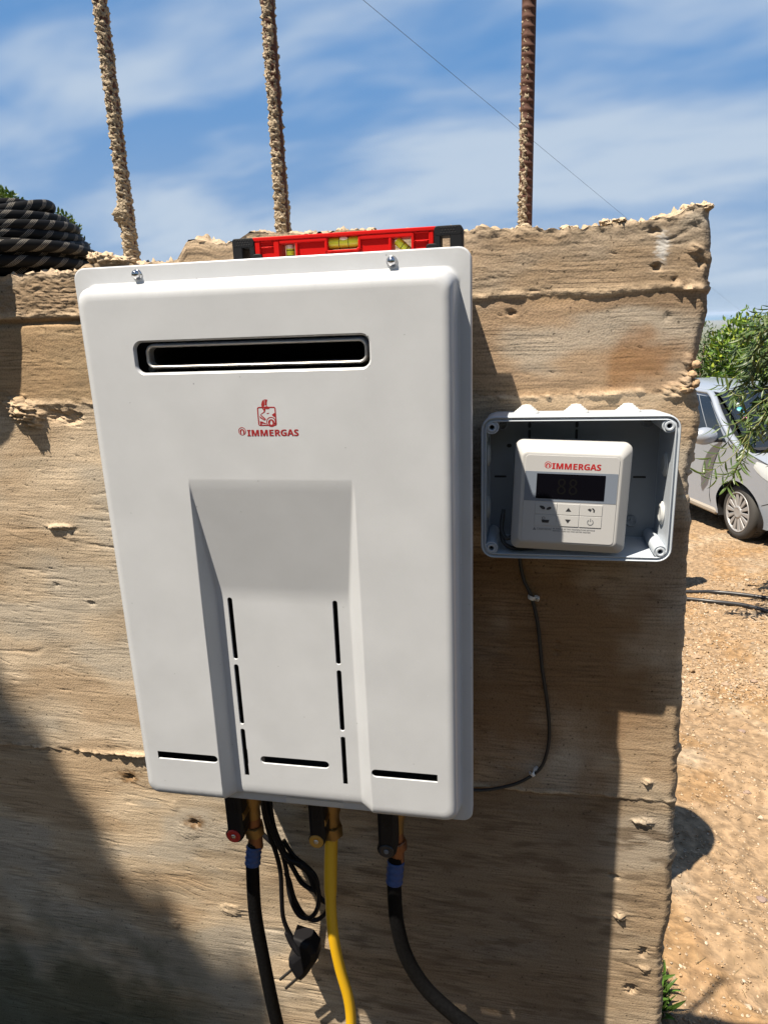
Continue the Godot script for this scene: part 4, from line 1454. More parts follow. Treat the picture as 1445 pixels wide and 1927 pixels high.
# ------------------------------------------------------------------ valves, hoses, power lead
func build_valves():
	var brass := mat(0.30, 0.195, 0.075, 0.42, 0.9)
	var copper := mat(0.26, 0.125, 0.065, 0.45, 0.9)
	var black := mat(0.009, 0.009, 0.0105, 0.45, 0.0, 0.3)
	var screw := mat(0.55, 0.53, 0.5, 0.3, 1.0)
	var specs := [
		["hot water valve with black lever and red cap, leftmost under the heater", Vector3(-0.109, -0.078, -0.062), Vector3(-0.0985, -0.075, -0.088), Vector2(-0.1118, -0.1015), mat(0.40, 0.018, 0.015, 0.4), 0.0215],
		["gas valve with black lever and ochre yellow cap, middle of the three under the heater", Vector3(-0.0075, -0.074, -0.062), Vector3(0.0015, -0.072, -0.088), Vector2(-0.0092, -0.0965), mat(0.42, 0.22, 0.035, 0.4), 0.0195],
		["cold water valve with black lever and black cap, rightmost under the heater", Vector3(0.0748, -0.076, -0.062), Vector3(0.0795, -0.074, -0.088), Vector2(0.0735, -0.0995), mat(0.012, 0.014, 0.02, 0.35), 0.0215]]
	for k in 3:
		var s = specs[k]
		var body: Vector3 = s[2]
		var o := thing("shutoff_valve", s[0], "valve", Vector3(body.x, body.y - 0.05, body.z), "valves hanging under the heater")
		var down := Basis(Vector3.RIGHT, PI / 2)      # local z points down
		var xf := Transform3D(down, Vector3(body.x, 0.008, body.z))
		var bb := Mb.new()
		bb.lathe(PackedVector2Array([Vector2(0.0095, 0.0), Vector2(0.0095, 0.018), Vector2(0.012, 0.020), Vector2(0.012, 0.034), Vector2(0.0100, 0.037), Vector2(0.0105, 0.046), Vector2(0.0135, 0.055), Vector2(0.0145, 0.066), Vector2(0.0135, 0.078), Vector2(0.0105, 0.088), Vector2(0.0095, 0.094), Vector2(0.0095, 0.104), Vector2(0.0078, 0.106)]), xf, 24)
		bb.lathe(PackedVector2Array([Vector2(0.0065, 0.0), Vector2(0.0065, 0.028)]), Transform3D(Basis(), Vector3(body.x - 0.004, body.y, body.z)), 12)
		put(bb, "brass_body", brass, o)
		for q in [[0.020, 0.034, 0.0140], [0.104 + (0.012 if k != 1 else 0.0), 0.120 + (0.010 if k != 1 else 0.0), 0.0128]]:
			var nb := Mb.new()
			nb.lathe(PackedVector2Array([Vector2(q[2] * 0.9, q[0]), Vector2(q[2], q[0] + 0.001), Vector2(q[2], q[0] + 0.001), Vector2(q[2], q[1] - 0.001), Vector2(q[2], q[1] - 0.001), Vector2(q[2] * 0.9, q[1])]), xf, 6)
			put(nb, "hex_nut", copper if k == 2 else brass, o)
		if k != 1:
			var tb := Mb.new()
			tb.lathe(PackedVector2Array([Vector2(0.0090, 0.098), Vector2(0.0090, 0.150)]), xf, 20)
			put(tb, "copper_tail", copper, o)
		# lever: long rounded bar with a round boss at its lower end
		var hp: Vector3 = s[1]
		var cap: Vector2 = s[3]
		var w: float = s[5]
		var poly := PackedVector2Array()
		for p in [Vector2(hp.x - w * 0.5, 0.012), Vector2(hp.x - w * 0.5, cap.y + 0.006)]:
			poly.append(p)
		for a in range(8, 17):
			var g := deg_to_rad(180.0 + 180.0 * (a - 8) / 8)
			poly.append(cap + Vector2(cos(g), sin(g)) * w * 0.54)
		for p in [Vector2(hp.x + w * 0.5, cap.y + 0.010), Vector2(hp.x + w * 0.52, 0.012)]:
			poly.append(p)
		var hb := Mb.new()
		hb.prism(poly, -0.076, -0.058, 0.004)
		var lever := put(hb, "lever", black, o)
		for i in 2:
			var rb := Mb.new()
			rb.box(Vector3(hp.x - w * 0.16 + i * w * 0.32, (cap.y + 0.02) * 0.5 - 0.004, -0.0578), Vector3(0.0022, 0.048, 0.0012), 0.0004)
			put(rb, "grip_rib", black, lever)
		var cb := Mb.new()
		cb.lathe(PackedVector2Array([Vector2(0.0086, 0.0), Vector2(0.0086, 0.0010), Vector2(0.0080, 0.0018), Vector2(0.0066, 0.0021), Vector2(0.0035, 0.0014), Vector2(0.0001, 0.0013)]), Transform3D(Basis(), Vector3(cap.x, cap.y, -0.0585)), 24)
		put(cb, "round_cap", s[4], o)
		var sb := Mb.new()
		sb.lathe(PackedVector2Array([Vector2(0.0030, 0.0), Vector2(0.0028, 0.0008), Vector2(0.0016, 0.0013), Vector2(0.0008, 0.0010), Vector2(0.0001, 0.0007)]), Transform3D(Basis(), Vector3(cap.x, cap.y, -0.0572)), 14)
		put(sb, "cap_screw", screw if k != 2 else mat(0.12, 0.13, 0.15, 0.4), o)

func build_hoses():
	var rubber := mat(0.008, 0.008, 0.0085, 0.55, 0.0, 0.18)
	var blue := mat(0.012, 0.050, 0.17, 0.45)
	var rim := noise_image(0.06, 71, 256, 256, 3)
	rubber.albedo_texture = grey(rim, 0.6, 1.0)
	rubber.uv1_triplanar = true
	rubber.uv1_scale = Vector3(12, 12, 12)
	var zz := -0.080
	var ends := [
		["water_hose", "black rubber water hose with blue ferrule, running straight down from the red-capped valve", [[-0.0985, -0.128, -0.088], [-0.1015, -0.150, -0.084], [-0.1026, -0.1697, zz], [-0.1034, -0.2327, -0.076], [-0.0975, -0.2995, -0.073], [-0.0900, -0.3689, -0.070], [-0.0800, -0.440, -0.066], [-0.066, -0.52, -0.055], [-0.05, -0.64, 0.0], [-0.02, -0.715, 0.10], [0.05, -0.722, 0.30]], 0.0083],
		["water_hose", "black rubber water hose with blue ferrule, curving away to the right from the black-capped valve", [[0.0795, -0.128, -0.088], [0.0775, -0.150, -0.084], [0.0765, -0.1721, zz], [0.0791, -0.2206, -0.076], [0.0896, -0.2675, -0.074], [0.1117, -0.3094, -0.073], [0.1442, -0.3414, -0.071], [0.1850, -0.373, -0.068], [0.25, -0.43, -0.05], [0.33, -0.53, -0.02], [0.40, -0.66, 0.04], [0.46, -0.718, 0.14], [0.55, -0.722, 0.32]], 0.0088]]
	for s in ends:
		var path := smooth_path(pts3(s[2]), 8)
		var o := thing(s[0], s[1], "hose", path[0])
		var b := Mb.new()
		b.tube(path, s[3], 16)
		put(b, "rubber_tube", rubber, o)
		var fp := PackedVector3Array()
		var fr := PackedFloat32Array()
		for k in 15:
			fp.append(path[4].lerp(path[14], k / 14.0))
			fr.append(s[3] + 0.0008 + (0.0010 if k % 4 == 1 else 0.0002))
		var f := Mb.new()
		f.tube(fp, fr, 18)
		put(f, "blue_ferrule", blue, o)
	var yellow := mat(0.62, 0.36, 0.008, 0.34)
	yellow.clearcoat_enabled = true
	yellow.clearcoat = 0.3
	var yp := smooth_path(pts3([[0.0015, -0.112, -0.088], [0.0000, -0.1225, -0.085], [-0.0030, -0.1932, -0.078], [-0.0020, -0.2499, -0.075], [0.0039, -0.2991, -0.074], [0.0120, -0.3405, -0.073], [0.0148, -0.3707, -0.072], [0.0136, -0.40, -0.070], [0.008, -0.45, -0.066], [0.0, -0.55, -0.045], [-0.01, -0.66, 0.0], [-0.02, -0.718, 0.09], [-0.06, -0.724, 0.26]]), 8)
	var g := thing("gas_hose", "yellow plastic coated gas hose hanging from the ochre-capped valve", "hose", yp[0])
	var yb := Mb.new()
	yb.tube(yp, 0.0068, 16)
	put(yb, "yellow_tube", yellow, g)
	var sb := Mb.new()
	var sp := PackedVector3Array()
	var sr := PackedFloat32Array()
	for k in range(4, 17):
		sp.append(yp[k])
		sr.append(0.0080 if k < 15 else (0.0079 if k == 15 else 0.0070))
	sb.tube(sp, sr, 18)
	put(sb, "shrink_sleeve", yellow, g)

# crop pixels of the region (380, 1470), 3.44 crop pixels a photo pixel, set down on the plane z
func lead_path(a: Array, z0: float, z1: float, per := 6) -> PackedVector3Array:
	var out := PackedVector3Array()
	for k in a.size():
		out.append(Vector3(a[k][0], a[k][1], lerpf(z0, z1, float(k) / (a.size() - 1))))
	return smooth_path(out, per)

func build_lead():
	var black := mat(0.009, 0.009, 0.0105, 0.42, 0.0, 0.25)
	var o := thing("power_lead", "black mains lead bundled in loops under the heater, its plug dangling", "power lead", Vector3(-0.07, -0.33, -0.14))
	var b := Mb.new()
	for s in LEADS:
		b.tube(lead_path(s[0], s[1], s[2]), 0.0031, 9)
	put(b, "cord", black, o)
	var t := Mb.new()
	t.tube(smooth_path(pts3([[-0.1115, -0.0855, -0.128], [-0.103, -0.080, -0.118], [-0.090, -0.082, -0.116], [-0.0835, -0.088, -0.126]]), 5), 0.0028, 7)
	put(t, "cord_tie", black, o)
	# angled plug
	var pl := Mb.new()
	pl.prism(PLUG, -0.152, -0.126, 0.008)
	var plug := put(pl, "plug", black, o)
	var n := PLUG_NECK
	var nb := Mb.new()
	nb.tube(smooth_path(pts3(n), 4), PackedFloat32Array([0.0034, 0.0040, 0.0046, 0.0052, 0.0058, 0.0063, 0.0068, 0.0072, 0.0075]), 12)
	put(nb, "strain_relief", black, plug)
	var pin := mat(0.42, 0.40, 0.37, 0.3, 1.0)
	for s in PINS:
		var pb := Mb.new()
		pb.tube(pts3(s), 0.0022, 10)
		put(pb, "pin", pin, plug)

# ------------------------------------------------------------------ hose coil on the wall
func build_coil():
	# braided sleeve: black with slanting bands of pale thread
	var w := 256
	var h := 128
	var im := Image.create(w, h, false, Image.FORMAT_RGB8)
	for yy in h:
		for xx in w:
			var u := float(xx) / w
			var v := float(yy) / h
			var weave := 0.5 + 0.5 * sin(TAU * (u * 40.0 + v * 22.0)) * sin(TAU * (u * 40.0 - v * 22.0))
			var g := 0.035 + 0.03 * weave
			var col := Color(g, g * 1.02, g * 1.08)
			for q in 2:
				var band := fposmod(u + v + q * 0.5, 1.0)
				if band < 0.17:
					var strand := fposmod(band / 0.17 * 4.0, 1.0)
					if strand > 0.46 and strand < 0.74 and weave > 0.28:
						col = Color(0.74, 0.71, 0.67)
			im.set_pixel(xx, yy, col)
	var m := StandardMaterial3D.new()
	m.albedo_texture = tex(im)
	m.roughness = 0.65
	m.metallic_specular = 0.25
	var mid := Vector3(-0.507, 0.551, -0.265)
	var o := thing("hose_coil", "thick coil of black braided hose with pale threads on the wall crest", "hose coil", mid)
	var rng := RandomNumberGenerator.new()
	rng.seed = 5
	var rights := [[-0.365, 0.562], [-0.3500, 0.5745], [-0.350, 0.588], [-0.362, 0.5995], [-0.368, 0.6115], [-0.370, 0.6235], [-0.383, 0.6355], [-0.398, 0.6465]]
	for k in 16:
		var inner := k >= 8
		var q = rights[k % 8]
		var rad: float = q[0] + 0.010 + 0.507 - (0.0145 if inner else 0.0) - 0.0068
		var pts := PackedVector3Array()
		var n := 72
		var ph := rng.randf() * TAU
		for i in n + 1:
			var a := TAU * i / n + 1.2
			var r := rad + 0.004 * sin(a * 2.0 + ph) + 0.002 * sin(a * 5.0 + ph * 2.0)
			if cos(a) > 0.6: r = lerpf(r, rad, 0.8)
			var z := mid.z - sin(a) * r
			var y: float = 0.552 + (q[1] - 0.552) * 0.94 - 0.002 + 0.0028 * sin(a * 3.0 + ph * 1.7) + 0.0035 * sin(a * 2.0 + ph) - (z - mid.z) * 0.10 * (q[1] - 0.552) / 0.09
			pts.append(Vector3(mid.x + cos(a) * r, y, z))
		var b := Mb.new()
		b.tube(pts, 0.0071, 14, true, 1.0, 0.058)
		put(b, "hose_turn", m, o)

# ------------------------------------------------------------------ car (own axes: z forward, -x is the side in view)
func car_w(z: float) -> float:
	var w := 0.83
	if z > -0.1: w -= 0.36 * pow(clampf((z + 0.1) / 0.86, 0.0, 1.0), 2.6)
	if z < -2.3: w -= 0.22 * pow((-2.3 - z) / 0.85, 2.2)
	return w
func car_shoulder(z: float) -> float:
	if z > -0.25:
		return lerpf(0.985, 0.70, pow(clampf((z + 0.25) / 1.0, 0.0, 1.0), 1.5))
	return 0.985 + (-0.25 - z) * 0.022
func car_side(z: float, y: float) -> float:
	var top := car_shoulder(z)
	var o := car_w(z)
	o -= 0.05 * ss(0.45, 0.2, y)
	o -= 0.085 * pow(clampf((y - 0.62) / maxf(top - 0.62, 0.05), 0.0, 1.0), 2.4)
	o -= 0.012 * exp(-pow((y - 0.50) / 0.03, 2.0)) * ss(-0.45, -0.6, z) * ss(-2.1, -1.9, z)
	var arch := minf(Vector2(z, y - 0.30).length(), Vector2(z + 2.5, y - 0.30).length())
	o += 0.018 * ss(0.46, 0.36, arch)
	return o

func build_car():
	var silver := mat(0.27, 0.305, 0.36, 0.34, 0.2)
	silver.clearcoat_enabled = true
	silver.clearcoat = 0.6
	silver.clearcoat_roughness = 0.12
	var glass := mat(0.012, 0.016, 0.022, 0.05, 0.0, 0.6)
	var black := mat(0.015, 0.015, 0.016, 0.6)
	var tyre := mat(0.035, 0.034, 0.033, 0.8)
	var rimm := mat(0.30, 0.30, 0.305, 0.4, 0.3)
	var turn := Basis(Vector3.UP, deg_to_rad(18.0))
	var hub := Vector3(2.592, 0, -7.124)
	var at := hub + turn * Vector3(0.80, 0, 0)
	at.y = -1.912
	var o := thing("parked_car", "silver hatchback parked beyond the end of the wall, nose towards the right", "car", at, "", turn)
	# body sides with wheel openings
	var b := Mb.new()
	var zs := lines([[-3.15, 0.05], [-2.95, 0.03], [-2.05, 0.06], [-0.5, 0.02], [0.45, 0.03], [0.76]])
	var nv := 30
	for sd in 2:
		var k0 := b.v.size()
		var s := -1.0 if sd == 0 else 1.0
		var pp := PackedVector2Array()
		for i in zs.size():
			for j in nv + 1:
				var p := Vector2(zs[i], lerpf(0.20, car_shoulder(zs[i]), float(j) / nv))
				for c0 in [Vector2(0, 0.30), Vector2(-2.5, 0.30)]:
					var d: Vector2 = p - c0
					if absf(d.length() - 0.352) < 0.016:
						p = c0 + d.normalized() * 0.352
				pp.append(p)
				b.vert(Vector3(s * car_side(p.x, p.y), p.y, p.x), Vector3(s, 0, 0))
		for i in zs.size() - 1:
			for j in nv:
				var a := k0 + i * (nv + 1) + j
				var mid := (pp[a - k0] + pp[a - k0 + 1] + pp[a - k0 + nv + 1] + pp[a - k0 + nv + 2]) * 0.25
				if mid.distance_to(Vector2(0, 0.30)) < 0.350 or mid.distance_to(Vector2(-2.5, 0.30)) < 0.350:
					continue
				if sd == 0:
					b.ix.append_array(PackedInt32Array([a, a + 1, a + nv + 1, a + 1, a + nv + 2, a + nv + 1]))
				else:
					b.ix.append_array(PackedInt32Array([a, a + nv + 1, a + 1, a + 1, a + nv + 1, a + nv + 2]))
	# bonnet
	var hz := lines([[-0.30, 0.05], [0.76]])
	var loops := []
	for z in hz:
		var lp := PackedVector3Array()
		var wt := car_side(z, car_shoulder(z))
		for i in 17:
			var s := -1.0 + i / 8.0
			lp.append(Vector3(s * wt, car_shoulder(z) + 0.085 * (1.0 - pow(absf(s), 2.2)) * ss(1.1, 0.0, z), z + 0.10 * (1.0 - s * s) * ss(0.3, 0.76, z)))
		loops.append(lp)
	var k1 := b.v.size()
	b.loft(loops, false, false, false, true)
	# front and rear ends
	for e in 2:
		loops = []
		var z := 0.76 if e == 0 else -3.15
		var yt := car_shoulder(z)
		for k in 10:
			var y := lerpf(0.20, yt, k / 9.0)
			var lp := PackedVector3Array()
			for i in 17:
				var s := -1.0 + i / 8.0
				var bulge := 0.10 * (1.0 - s * s) * (1.0 + 0.5 * sin(PI * k / 9.0))
				lp.append(Vector3(s * car_side(z, y), y, z + (bulge if e == 0 else -bulge)))
			loops.append(lp)
		b.loft(loops, false, false, false, e == 1)
	# roof and upper frame
	loops = []
	for k in 15:
		var z := lerpf(-0.96, -2.95, k / 14.0)
		var lp := PackedVector3Array()
		for i in 13:
			var s := -1.0 + i / 6.0
			var wr := 0.565 - 0.03 * ss(-2.2, -2.95, z)
			lp.append(Vector3(s * wr, 1.475 + 0.075 * (1.0 - pow(absf(s), 2.6)) + 0.02 * sin(PI * k / 14.0) - 0.10 * pow(k / 14.0, 4.0), z + 0.09 * (1.0 - s * s) * (1.0 - k / 14.0)))
		loops.append(lp)
	b.loft(loops)
	for s in [-1.0, 1.0]:
		# pillars, and the panel between belt line and roof edge
		loops = []
		for k in 12:
			var t := k / 11.0
			var z := lerpf(-0.20, -2.95, t)
			var lp := PackedVector3Array()
			var zb := z
			var zt := lerpf(-0.98, -2.85, t)
			for i in 5:
				var q := i / 4.0
				lp.append(Vector3(s * lerpf(car_side(zb, car_shoulder(zb)), 0.565, pow(q, 1.25)), lerpf(car_shoulder(zb), 1.478 - 0.09 * pow(t, 4.0), q), lerpf(zb, zt, q)))
			loops.append(lp)
		b.loft(loops, false, false, false, s > 0)
	put(b, "body", silver, o, true)
	# pillars proud of the panel
	for s in [-1.0, 1.0]:
		var pb := Mb.new()
		var pth := smooth_path(PackedVector3Array([Vector3(s * 0.735, 0.955, -0.10), Vector3(s * 0.700, 1.10, -0.42), Vector3(s * 0.640, 1.30, -0.74), Vector3(s * 0.575, 1.465, -1.00), Vector3(s * 0.555, 1.485, -1.3), Vector3(s * 0.55, 1.475, -2.8)]), 4)
		var lo := []
		for k in pth.size():
			var t := (pth[mini(k + 1, pth.size() - 1)] - pth[maxi(k - 1, 0)]).normalized()
			var e := t.cross(Vector3.UP).normalized()
			var f := e.cross(t).normalized()
			var lp := PackedVector3Array()
			for i in 10:
				var a := TAU * i / 10
				lp.append(pth[k] + e * cos(a) * 0.040 + f * sin(a) * 0.026)
			lo.append(lp)
		pb.loft(lo, true, true, true)
		put(pb, "roof_pillar", silver, o, true)
	# windscreen
	var wb := Mb.new()
	loops = []
	for k in 9:
		var t := k / 8.0
		var lp := PackedVector3Array()
		for i in 15:
			var s := -1.0 + i / 7.0
			lp.append(Vector3(s * lerpf(0.72, 0.55, t), lerpf(0.972, 1.482, t) + 0.05 * (1.0 - s * s) + 0.025 * sin(PI * t), lerpf(-0.10, -0.97, t) + lerpf(0.22, 0.10, t) * (1.0 - s * s) + 0.02 * sin(PI * t)))
		loops.append(lp)
	wb.loft(loops)
	var ws := put(wb, "windscreen", glass, o, true)
	var cols := [[0.62, 0.72, 0.12], [0.70, 0.78, 0.80], [0.10, 0.50, 0.55], [0.05, 0.30, 0.60], [0.70, 0.25, 0.45], [0.55, 0.75, 0.12], [0.75, 0.80, 0.70]]
	for k in 7:
		var t := 0.80 - k * 0.085
		var s := -0.80
		var p := Vector3(s * lerpf(0.72, 0.55, t), lerpf(0.972, 1.482, t) + 0.05 * (1.0 - s * s) + 0.025 * sin(PI * t), lerpf(-0.10, -0.97, t) + lerpf(0.22, 0.10, t) * (1.0 - s * s) + 0.02 * sin(PI * t))
		var nn := Vector3(-0.25, 0.85, 0.5).normalized()
		var sx := Vector3.RIGHT.slide(nn).normalized()
		var lb := Mb.new()
		lb.lathe(PackedVector2Array([Vector2(0.034, -0.004), Vector2(0.034, 0.006), Vector2(0.0001, 0.006)]), Transform3D(Basis(sx, nn.cross(sx), nn), p), 14)
		put(lb, "round_sticker", mat(cols[k][0] * 0.5, cols[k][1] * 0.5, cols[k][2] * 0.5, 0.5), ws, true)
	var wp := Mb.new()
	var wq := Mb.new()
	wp.tube(PackedVector3Array([Vector3(-0.62, 0.985, 0.02), Vector3(-0.30, 1.035, 0.10), Vector3(0.2, 1.05, 0.13)]), 0.011, 6)
	wq.tube(PackedVector3Array([Vector3(0.0, 1.03, 0.13), Vector3(0.35, 1.03, 0.10), Vector3(0.6, 1.0, 0.04)]), 0.010, 6)
	put(wp, "wiper", black, o, true)
	put(wq, "wiper", black, o, true)
	var sc := Mb.new()
	loops = []
	for k in 2:
		var lp := PackedVector3Array()
		for i in 15:
			var s := -1.0 + i / 7.0
			lp.append(Vector3(s * 0.73, 0.975 + 0.05 * (1.0 - s * s) + 0.006, (0.04 if k == 1 else -0.10) + 0.22 * (1.0 - s * s)))
		loops.append(lp)
	sc.loft(loops)
	put(sc, "scuttle", black, o, true)
	# side glass, a few millimetres proud of the panel
	for s in [-1.0, 1.0]:
		var up := func(z: float, q: float) -> Vector3:
			var t := (-0.20 - z) / 2.75
			return Vector3(s * (lerpf(car_side(z, car_shoulder(z)), 0.565, pow(q, 1.25)) + 0.006), lerpf(car_shoulder(z), 1.478, q), lerpf(z, lerpf(-0.98, -2.85, t), q))
		for q in [[-0.36, -0.655, "quarter_light"], [-0.675, -1.37, "side_window"], [-1.42, -2.25, "side_window"]]:
			var gb := Mb.new()
			var lo := []
			for k in 7:
				var z := lerpf(q[0], q[1], k / 6.0)
				var lp := PackedVector3Array()
				for i in 6:
					lp.append(up.call(z, lerpf(0.03, 0.92, i / 5.0)))
				lo.append(lp)
			gb.loft(lo, false, false, false, s > 0)
			put(gb, q[2], glass, o, true)
		# mirror
		var mb := Mb.new()
		mb.sphere(Vector3(s * 0.955, 1.07, -0.48), Vector3(0.15, 0.10, 0.10), 18)
		var mo := put(mb, "door_mirror", silver, o, true)
		var ma := Mb.new()
		ma.box(Vector3(s * 0.83, 1.015, -0.48), Vector3(0.16, 0.04, 0.07), 0.012)
		ma.sphere(Vector3(s * 0.955, 1.03, -0.50), Vector3(0.118, 0.06, 0.080), 14)
		put(ma, "mirror_foot", black, mo, true)
		# lamps
		var hb := Mb.new()
		var lo := []
		for k in 9:
			var t := k / 8.0
			var z := lerpf(0.16, 0.70, t)
			var hh := 0.13 * pow(sin(PI * clampf(0.12 + t * 0.75, 0.0, 1.0)), 0.7)
			var yc := lerpf(0.855, 0.66, t)
			var lp := PackedVector3Array()
			for i in 7:
				var y := yc + hh * (i / 6.0 - 0.5)
				y = minf(y, car_shoulder(z) - 0.004)
				lp.append(Vector3(s * (car_side(z, y) + 0.006 + 0.006 * sin(PI * i / 6.0)), y, z))
			lo.append(lp)
		hb.loft(lo, false, false, false, s < 0)
		put(hb, "headlight", mat(0.42, 0.43, 0.42, 0.12, 0.25, 0.8), o, true)
		# seams: door edges, bonnet shut line, sill
		for q in [[-0.50, 0.30, -0.44, 0.96], [-1.40, 0.28, -1.40, 1.0]]:
			var line := PackedVector3Array()
			for k in 9:
				var z := lerpf(q[0], q[2], k / 8.0)
				var y := lerpf(q[1], q[3], k / 8.0)
				line.append(Vector3(s * (car_side(z, y) + 0.0005), y, z))
			var db := Mb.new()
			db.tube(line, 0.0045, 5)
			put(db, "door_gap", black, o, true)
		var sh := PackedVector3Array()
		for k in 12:
			var z := lerpf(-0.28, 0.70, k / 11.0)
			var y := car_shoulder(z) - 0.006
			sh.append(Vector3(s * (car_side(z, y) + 0.001), y, z))
		var eb := Mb.new()
		eb.tube(sh, 0.0045, 5)
		put(eb, "bonnet_gap", black, o, true)
		var bp := PackedVector3Array()
		for k in 6:
			var z := lerpf(0.345, 0.60, k / 5.0)
			var y := lerpf(0.46, 0.60, k / 5.0)
			bp.append(Vector3(s * (car_side(z, y) + 0.0005), y, z))
		var bq := Mb.new()
		bq.tube(bp, 0.004, 5)
		put(bq, "bumper_gap", black, o, true)
		var sl := Mb.new()
		sl.box(Vector3(s * 0.775, 0.205, -1.25), Vector3(0.06, 0.07, 1.75), 0.02)
		put(sl, "sill", mat(0.30, 0.27, 0.23, 0.5, 0.2), o, true)
		# wheels
		for z in [0.0, -2.5]:
			var wh := Node3D.new()
			wh.name = "wheel"
			o.add_child(wh, true)
			var steer := Basis(Vector3.UP, deg_to_rad(-4.0 if z == 0.0 else 0.0))
			var out := steer * Basis(Vector3.UP, s * PI / 2)      # local z points out of the car
			var xf := Transform3D(out, Vector3(s * 0.665, 0.30, z))
			var tb := Mb.new()
			var tp := PackedVector2Array([Vector2(0.20, -0.06), Vector2(0.27, -0.060), Vector2(0.292, -0.045), Vector2(0.300, -0.02), Vector2(0.300, 0.0), Vector2(0.300, 0.085), Vector2(0.296, 0.105), Vector2(0.285, 0.122), Vector2(0.262, 0.134), Vector2(0.240, 0.136), Vector2(0.224, 0.130), Vector2(0.215, 0.118)])
			tb.lathe(tp, xf, 44, true, false)
			put(tb, "tyre", tyre, wh, true)
			if s < 0 and z == 0.0:
				var gb := Mb.new()
				for i in 60:
					var a := TAU * i / 60
					for q in 3:
						gb.box(xf * Vector3(cos(a + q * 0.03) * 0.3003, sin(a + q * 0.03) * 0.3003, -0.03 + q * 0.042), Vector3(0.006, 0.008, 0.034), 0.0, out * Basis(Vector3.BACK, a))
				put(gb, "tread_grooves", black, wh, true).set_meta("kind", "stuff")
			var db2 := Mb.new()
			db2.lathe(PackedVector2Array([Vector2(0.214, 0.098), Vector2(0.0001, 0.098)]), xf, 32, true, true)
			put(db2, "rim_well", black, wh, true)
			var rb := Mb.new()
			rb.lathe(PackedVector2Array([Vector2(0.222, 0.112), Vector2(0.222, 0.130), Vector2(0.214, 0.136), Vector2(0.203, 0.130), Vector2(0.200, 0.112)]), xf, 40, false, false)
			put(rb, "rim", rimm, wh, true)
			var cb := Mb.new()
			for i in 14:
				var a := TAU * i / 14
				var e := Basis(Vector3.BACK, a)
				cb.prism(PackedVector2Array([Vector2(0.062, -0.012), Vector2(0.205, -0.026), Vector2(0.205, 0.026), Vector2(0.062, 0.012)]), 0.110, 0.127, 0.005, xf * Transform3D(e, Vector3.ZERO))
			cb.lathe(PackedVector2Array([Vector2(0.075, 0.108), Vector2(0.073, 0.126), Vector2(0.058, 0.134), Vector2(0.046, 0.134), Vector2(0.042, 0.130), Vector2(0.0001, 0.132)]), xf, 28)
			put(cb, "wheel_cover", rimm, wh, true)
			# the dark inside of the arch
			var ab := Mb.new()
			var al := []
			for q in [[0.353, 0.80], [0.36, 0.45]]:
				var lp := PackedVector3Array()
				for i in 25:
					var a := -0.35 + (PI + 0.7) * i / 24.0
					lp.append(Vector3(s * q[1], 0.30 + sin(a) * q[0], z + cos(a) * q[0]))
				al.append(lp)
			ab.loft(al, false)
			ab.box(Vector3(s * 0.45, 0.42, z), Vector3(0.02, 0.55, 0.72))
			put(ab, "wheel_arch", black, wh, true)
	var fl := Mb.new()
	fl.box(Vector3(0, 0.30, -1.2), Vector3(1.25, 0.16, 3.6), 0.02)
	fl.box(Vector3(0, 0.30, -1.25), Vector3(1.5, 0.14, 1.7), 0.02)
	put(fl, "underbody", black, o, true)

# ------------------------------------------------------------------ foliage
func leaf_mesh(l: float, w: float, fold := 0.25, bend := 0.2) -> ArrayMesh:
	var b := Mb.new()
	var n := 4
	var rows := []
	for k in n + 1:
		var t := float(k) / n
		var hw := w * 0.5 * pow(sin(PI * (0.06 + 0.90 * t)), 0.8)
		var y := -bend * l * t * t
		rows.append([Vector3(-hw, y + hw * fold * 2.0, t * l), Vector3(0, y, t * l), Vector3(hw, y + hw * fold * 2.0, t * l)])
	for k in n:
		for i in 2:
			b.quad(rows[k][i], rows[k][i + 1], rows[k + 1][i + 1], rows[k + 1][i])
	return b.mesh()

func leaf_mat(rough := 0.45) -> StandardMaterial3D:
	var m := mat(1, 1, 1, rough, 0.0, 0.5)
	m.vertex_color_use_as_albedo = true
	m.albedo_color = Color.WHITE
	m.backlight_enabled = true
	m.backlight = Color(0.45, 0.55, 0.15)
	return m

func scatter(called: String, mesh: Mesh, m: Material, xfs: Array, cols: Array, parent: Node) -> MultiMeshInstance3D:
	var mm := MultiMesh.new()
	mm.transform_format = MultiMesh.TRANSFORM_3D
	mm.use_colors = true
	mm.mesh = mesh
	mm.instance_count = xfs.size()
	for k in xfs.size():
		mm.set_instance_transform(k, xfs[k])
		mm.set_instance_color(k, cols[k])
	var o := MultiMeshInstance3D.new()
	o.multimesh = mm
	o.material_override = m
	o.name = called
	parent.add_child(o, true)
	o.transform = frame(parent).affine_inverse() if parent != self else Transform3D()
	o.set_meta("kind", "stuff")
	return o

func aim(d: Vector3, roll: float) -> Basis:
	var z := d.normalized()
	var x := z.cross(Vector3.UP)
	if x.length() < 0.01: x = Vector3.RIGHT
	x = x.normalized()
	var y := z.cross(x) * -1.0
	var b := Basis(x, y, -x.cross(y) * -1.0)
	b = Basis(x, z.cross(x), z)
	return b * Basis(Vector3.BACK, roll)

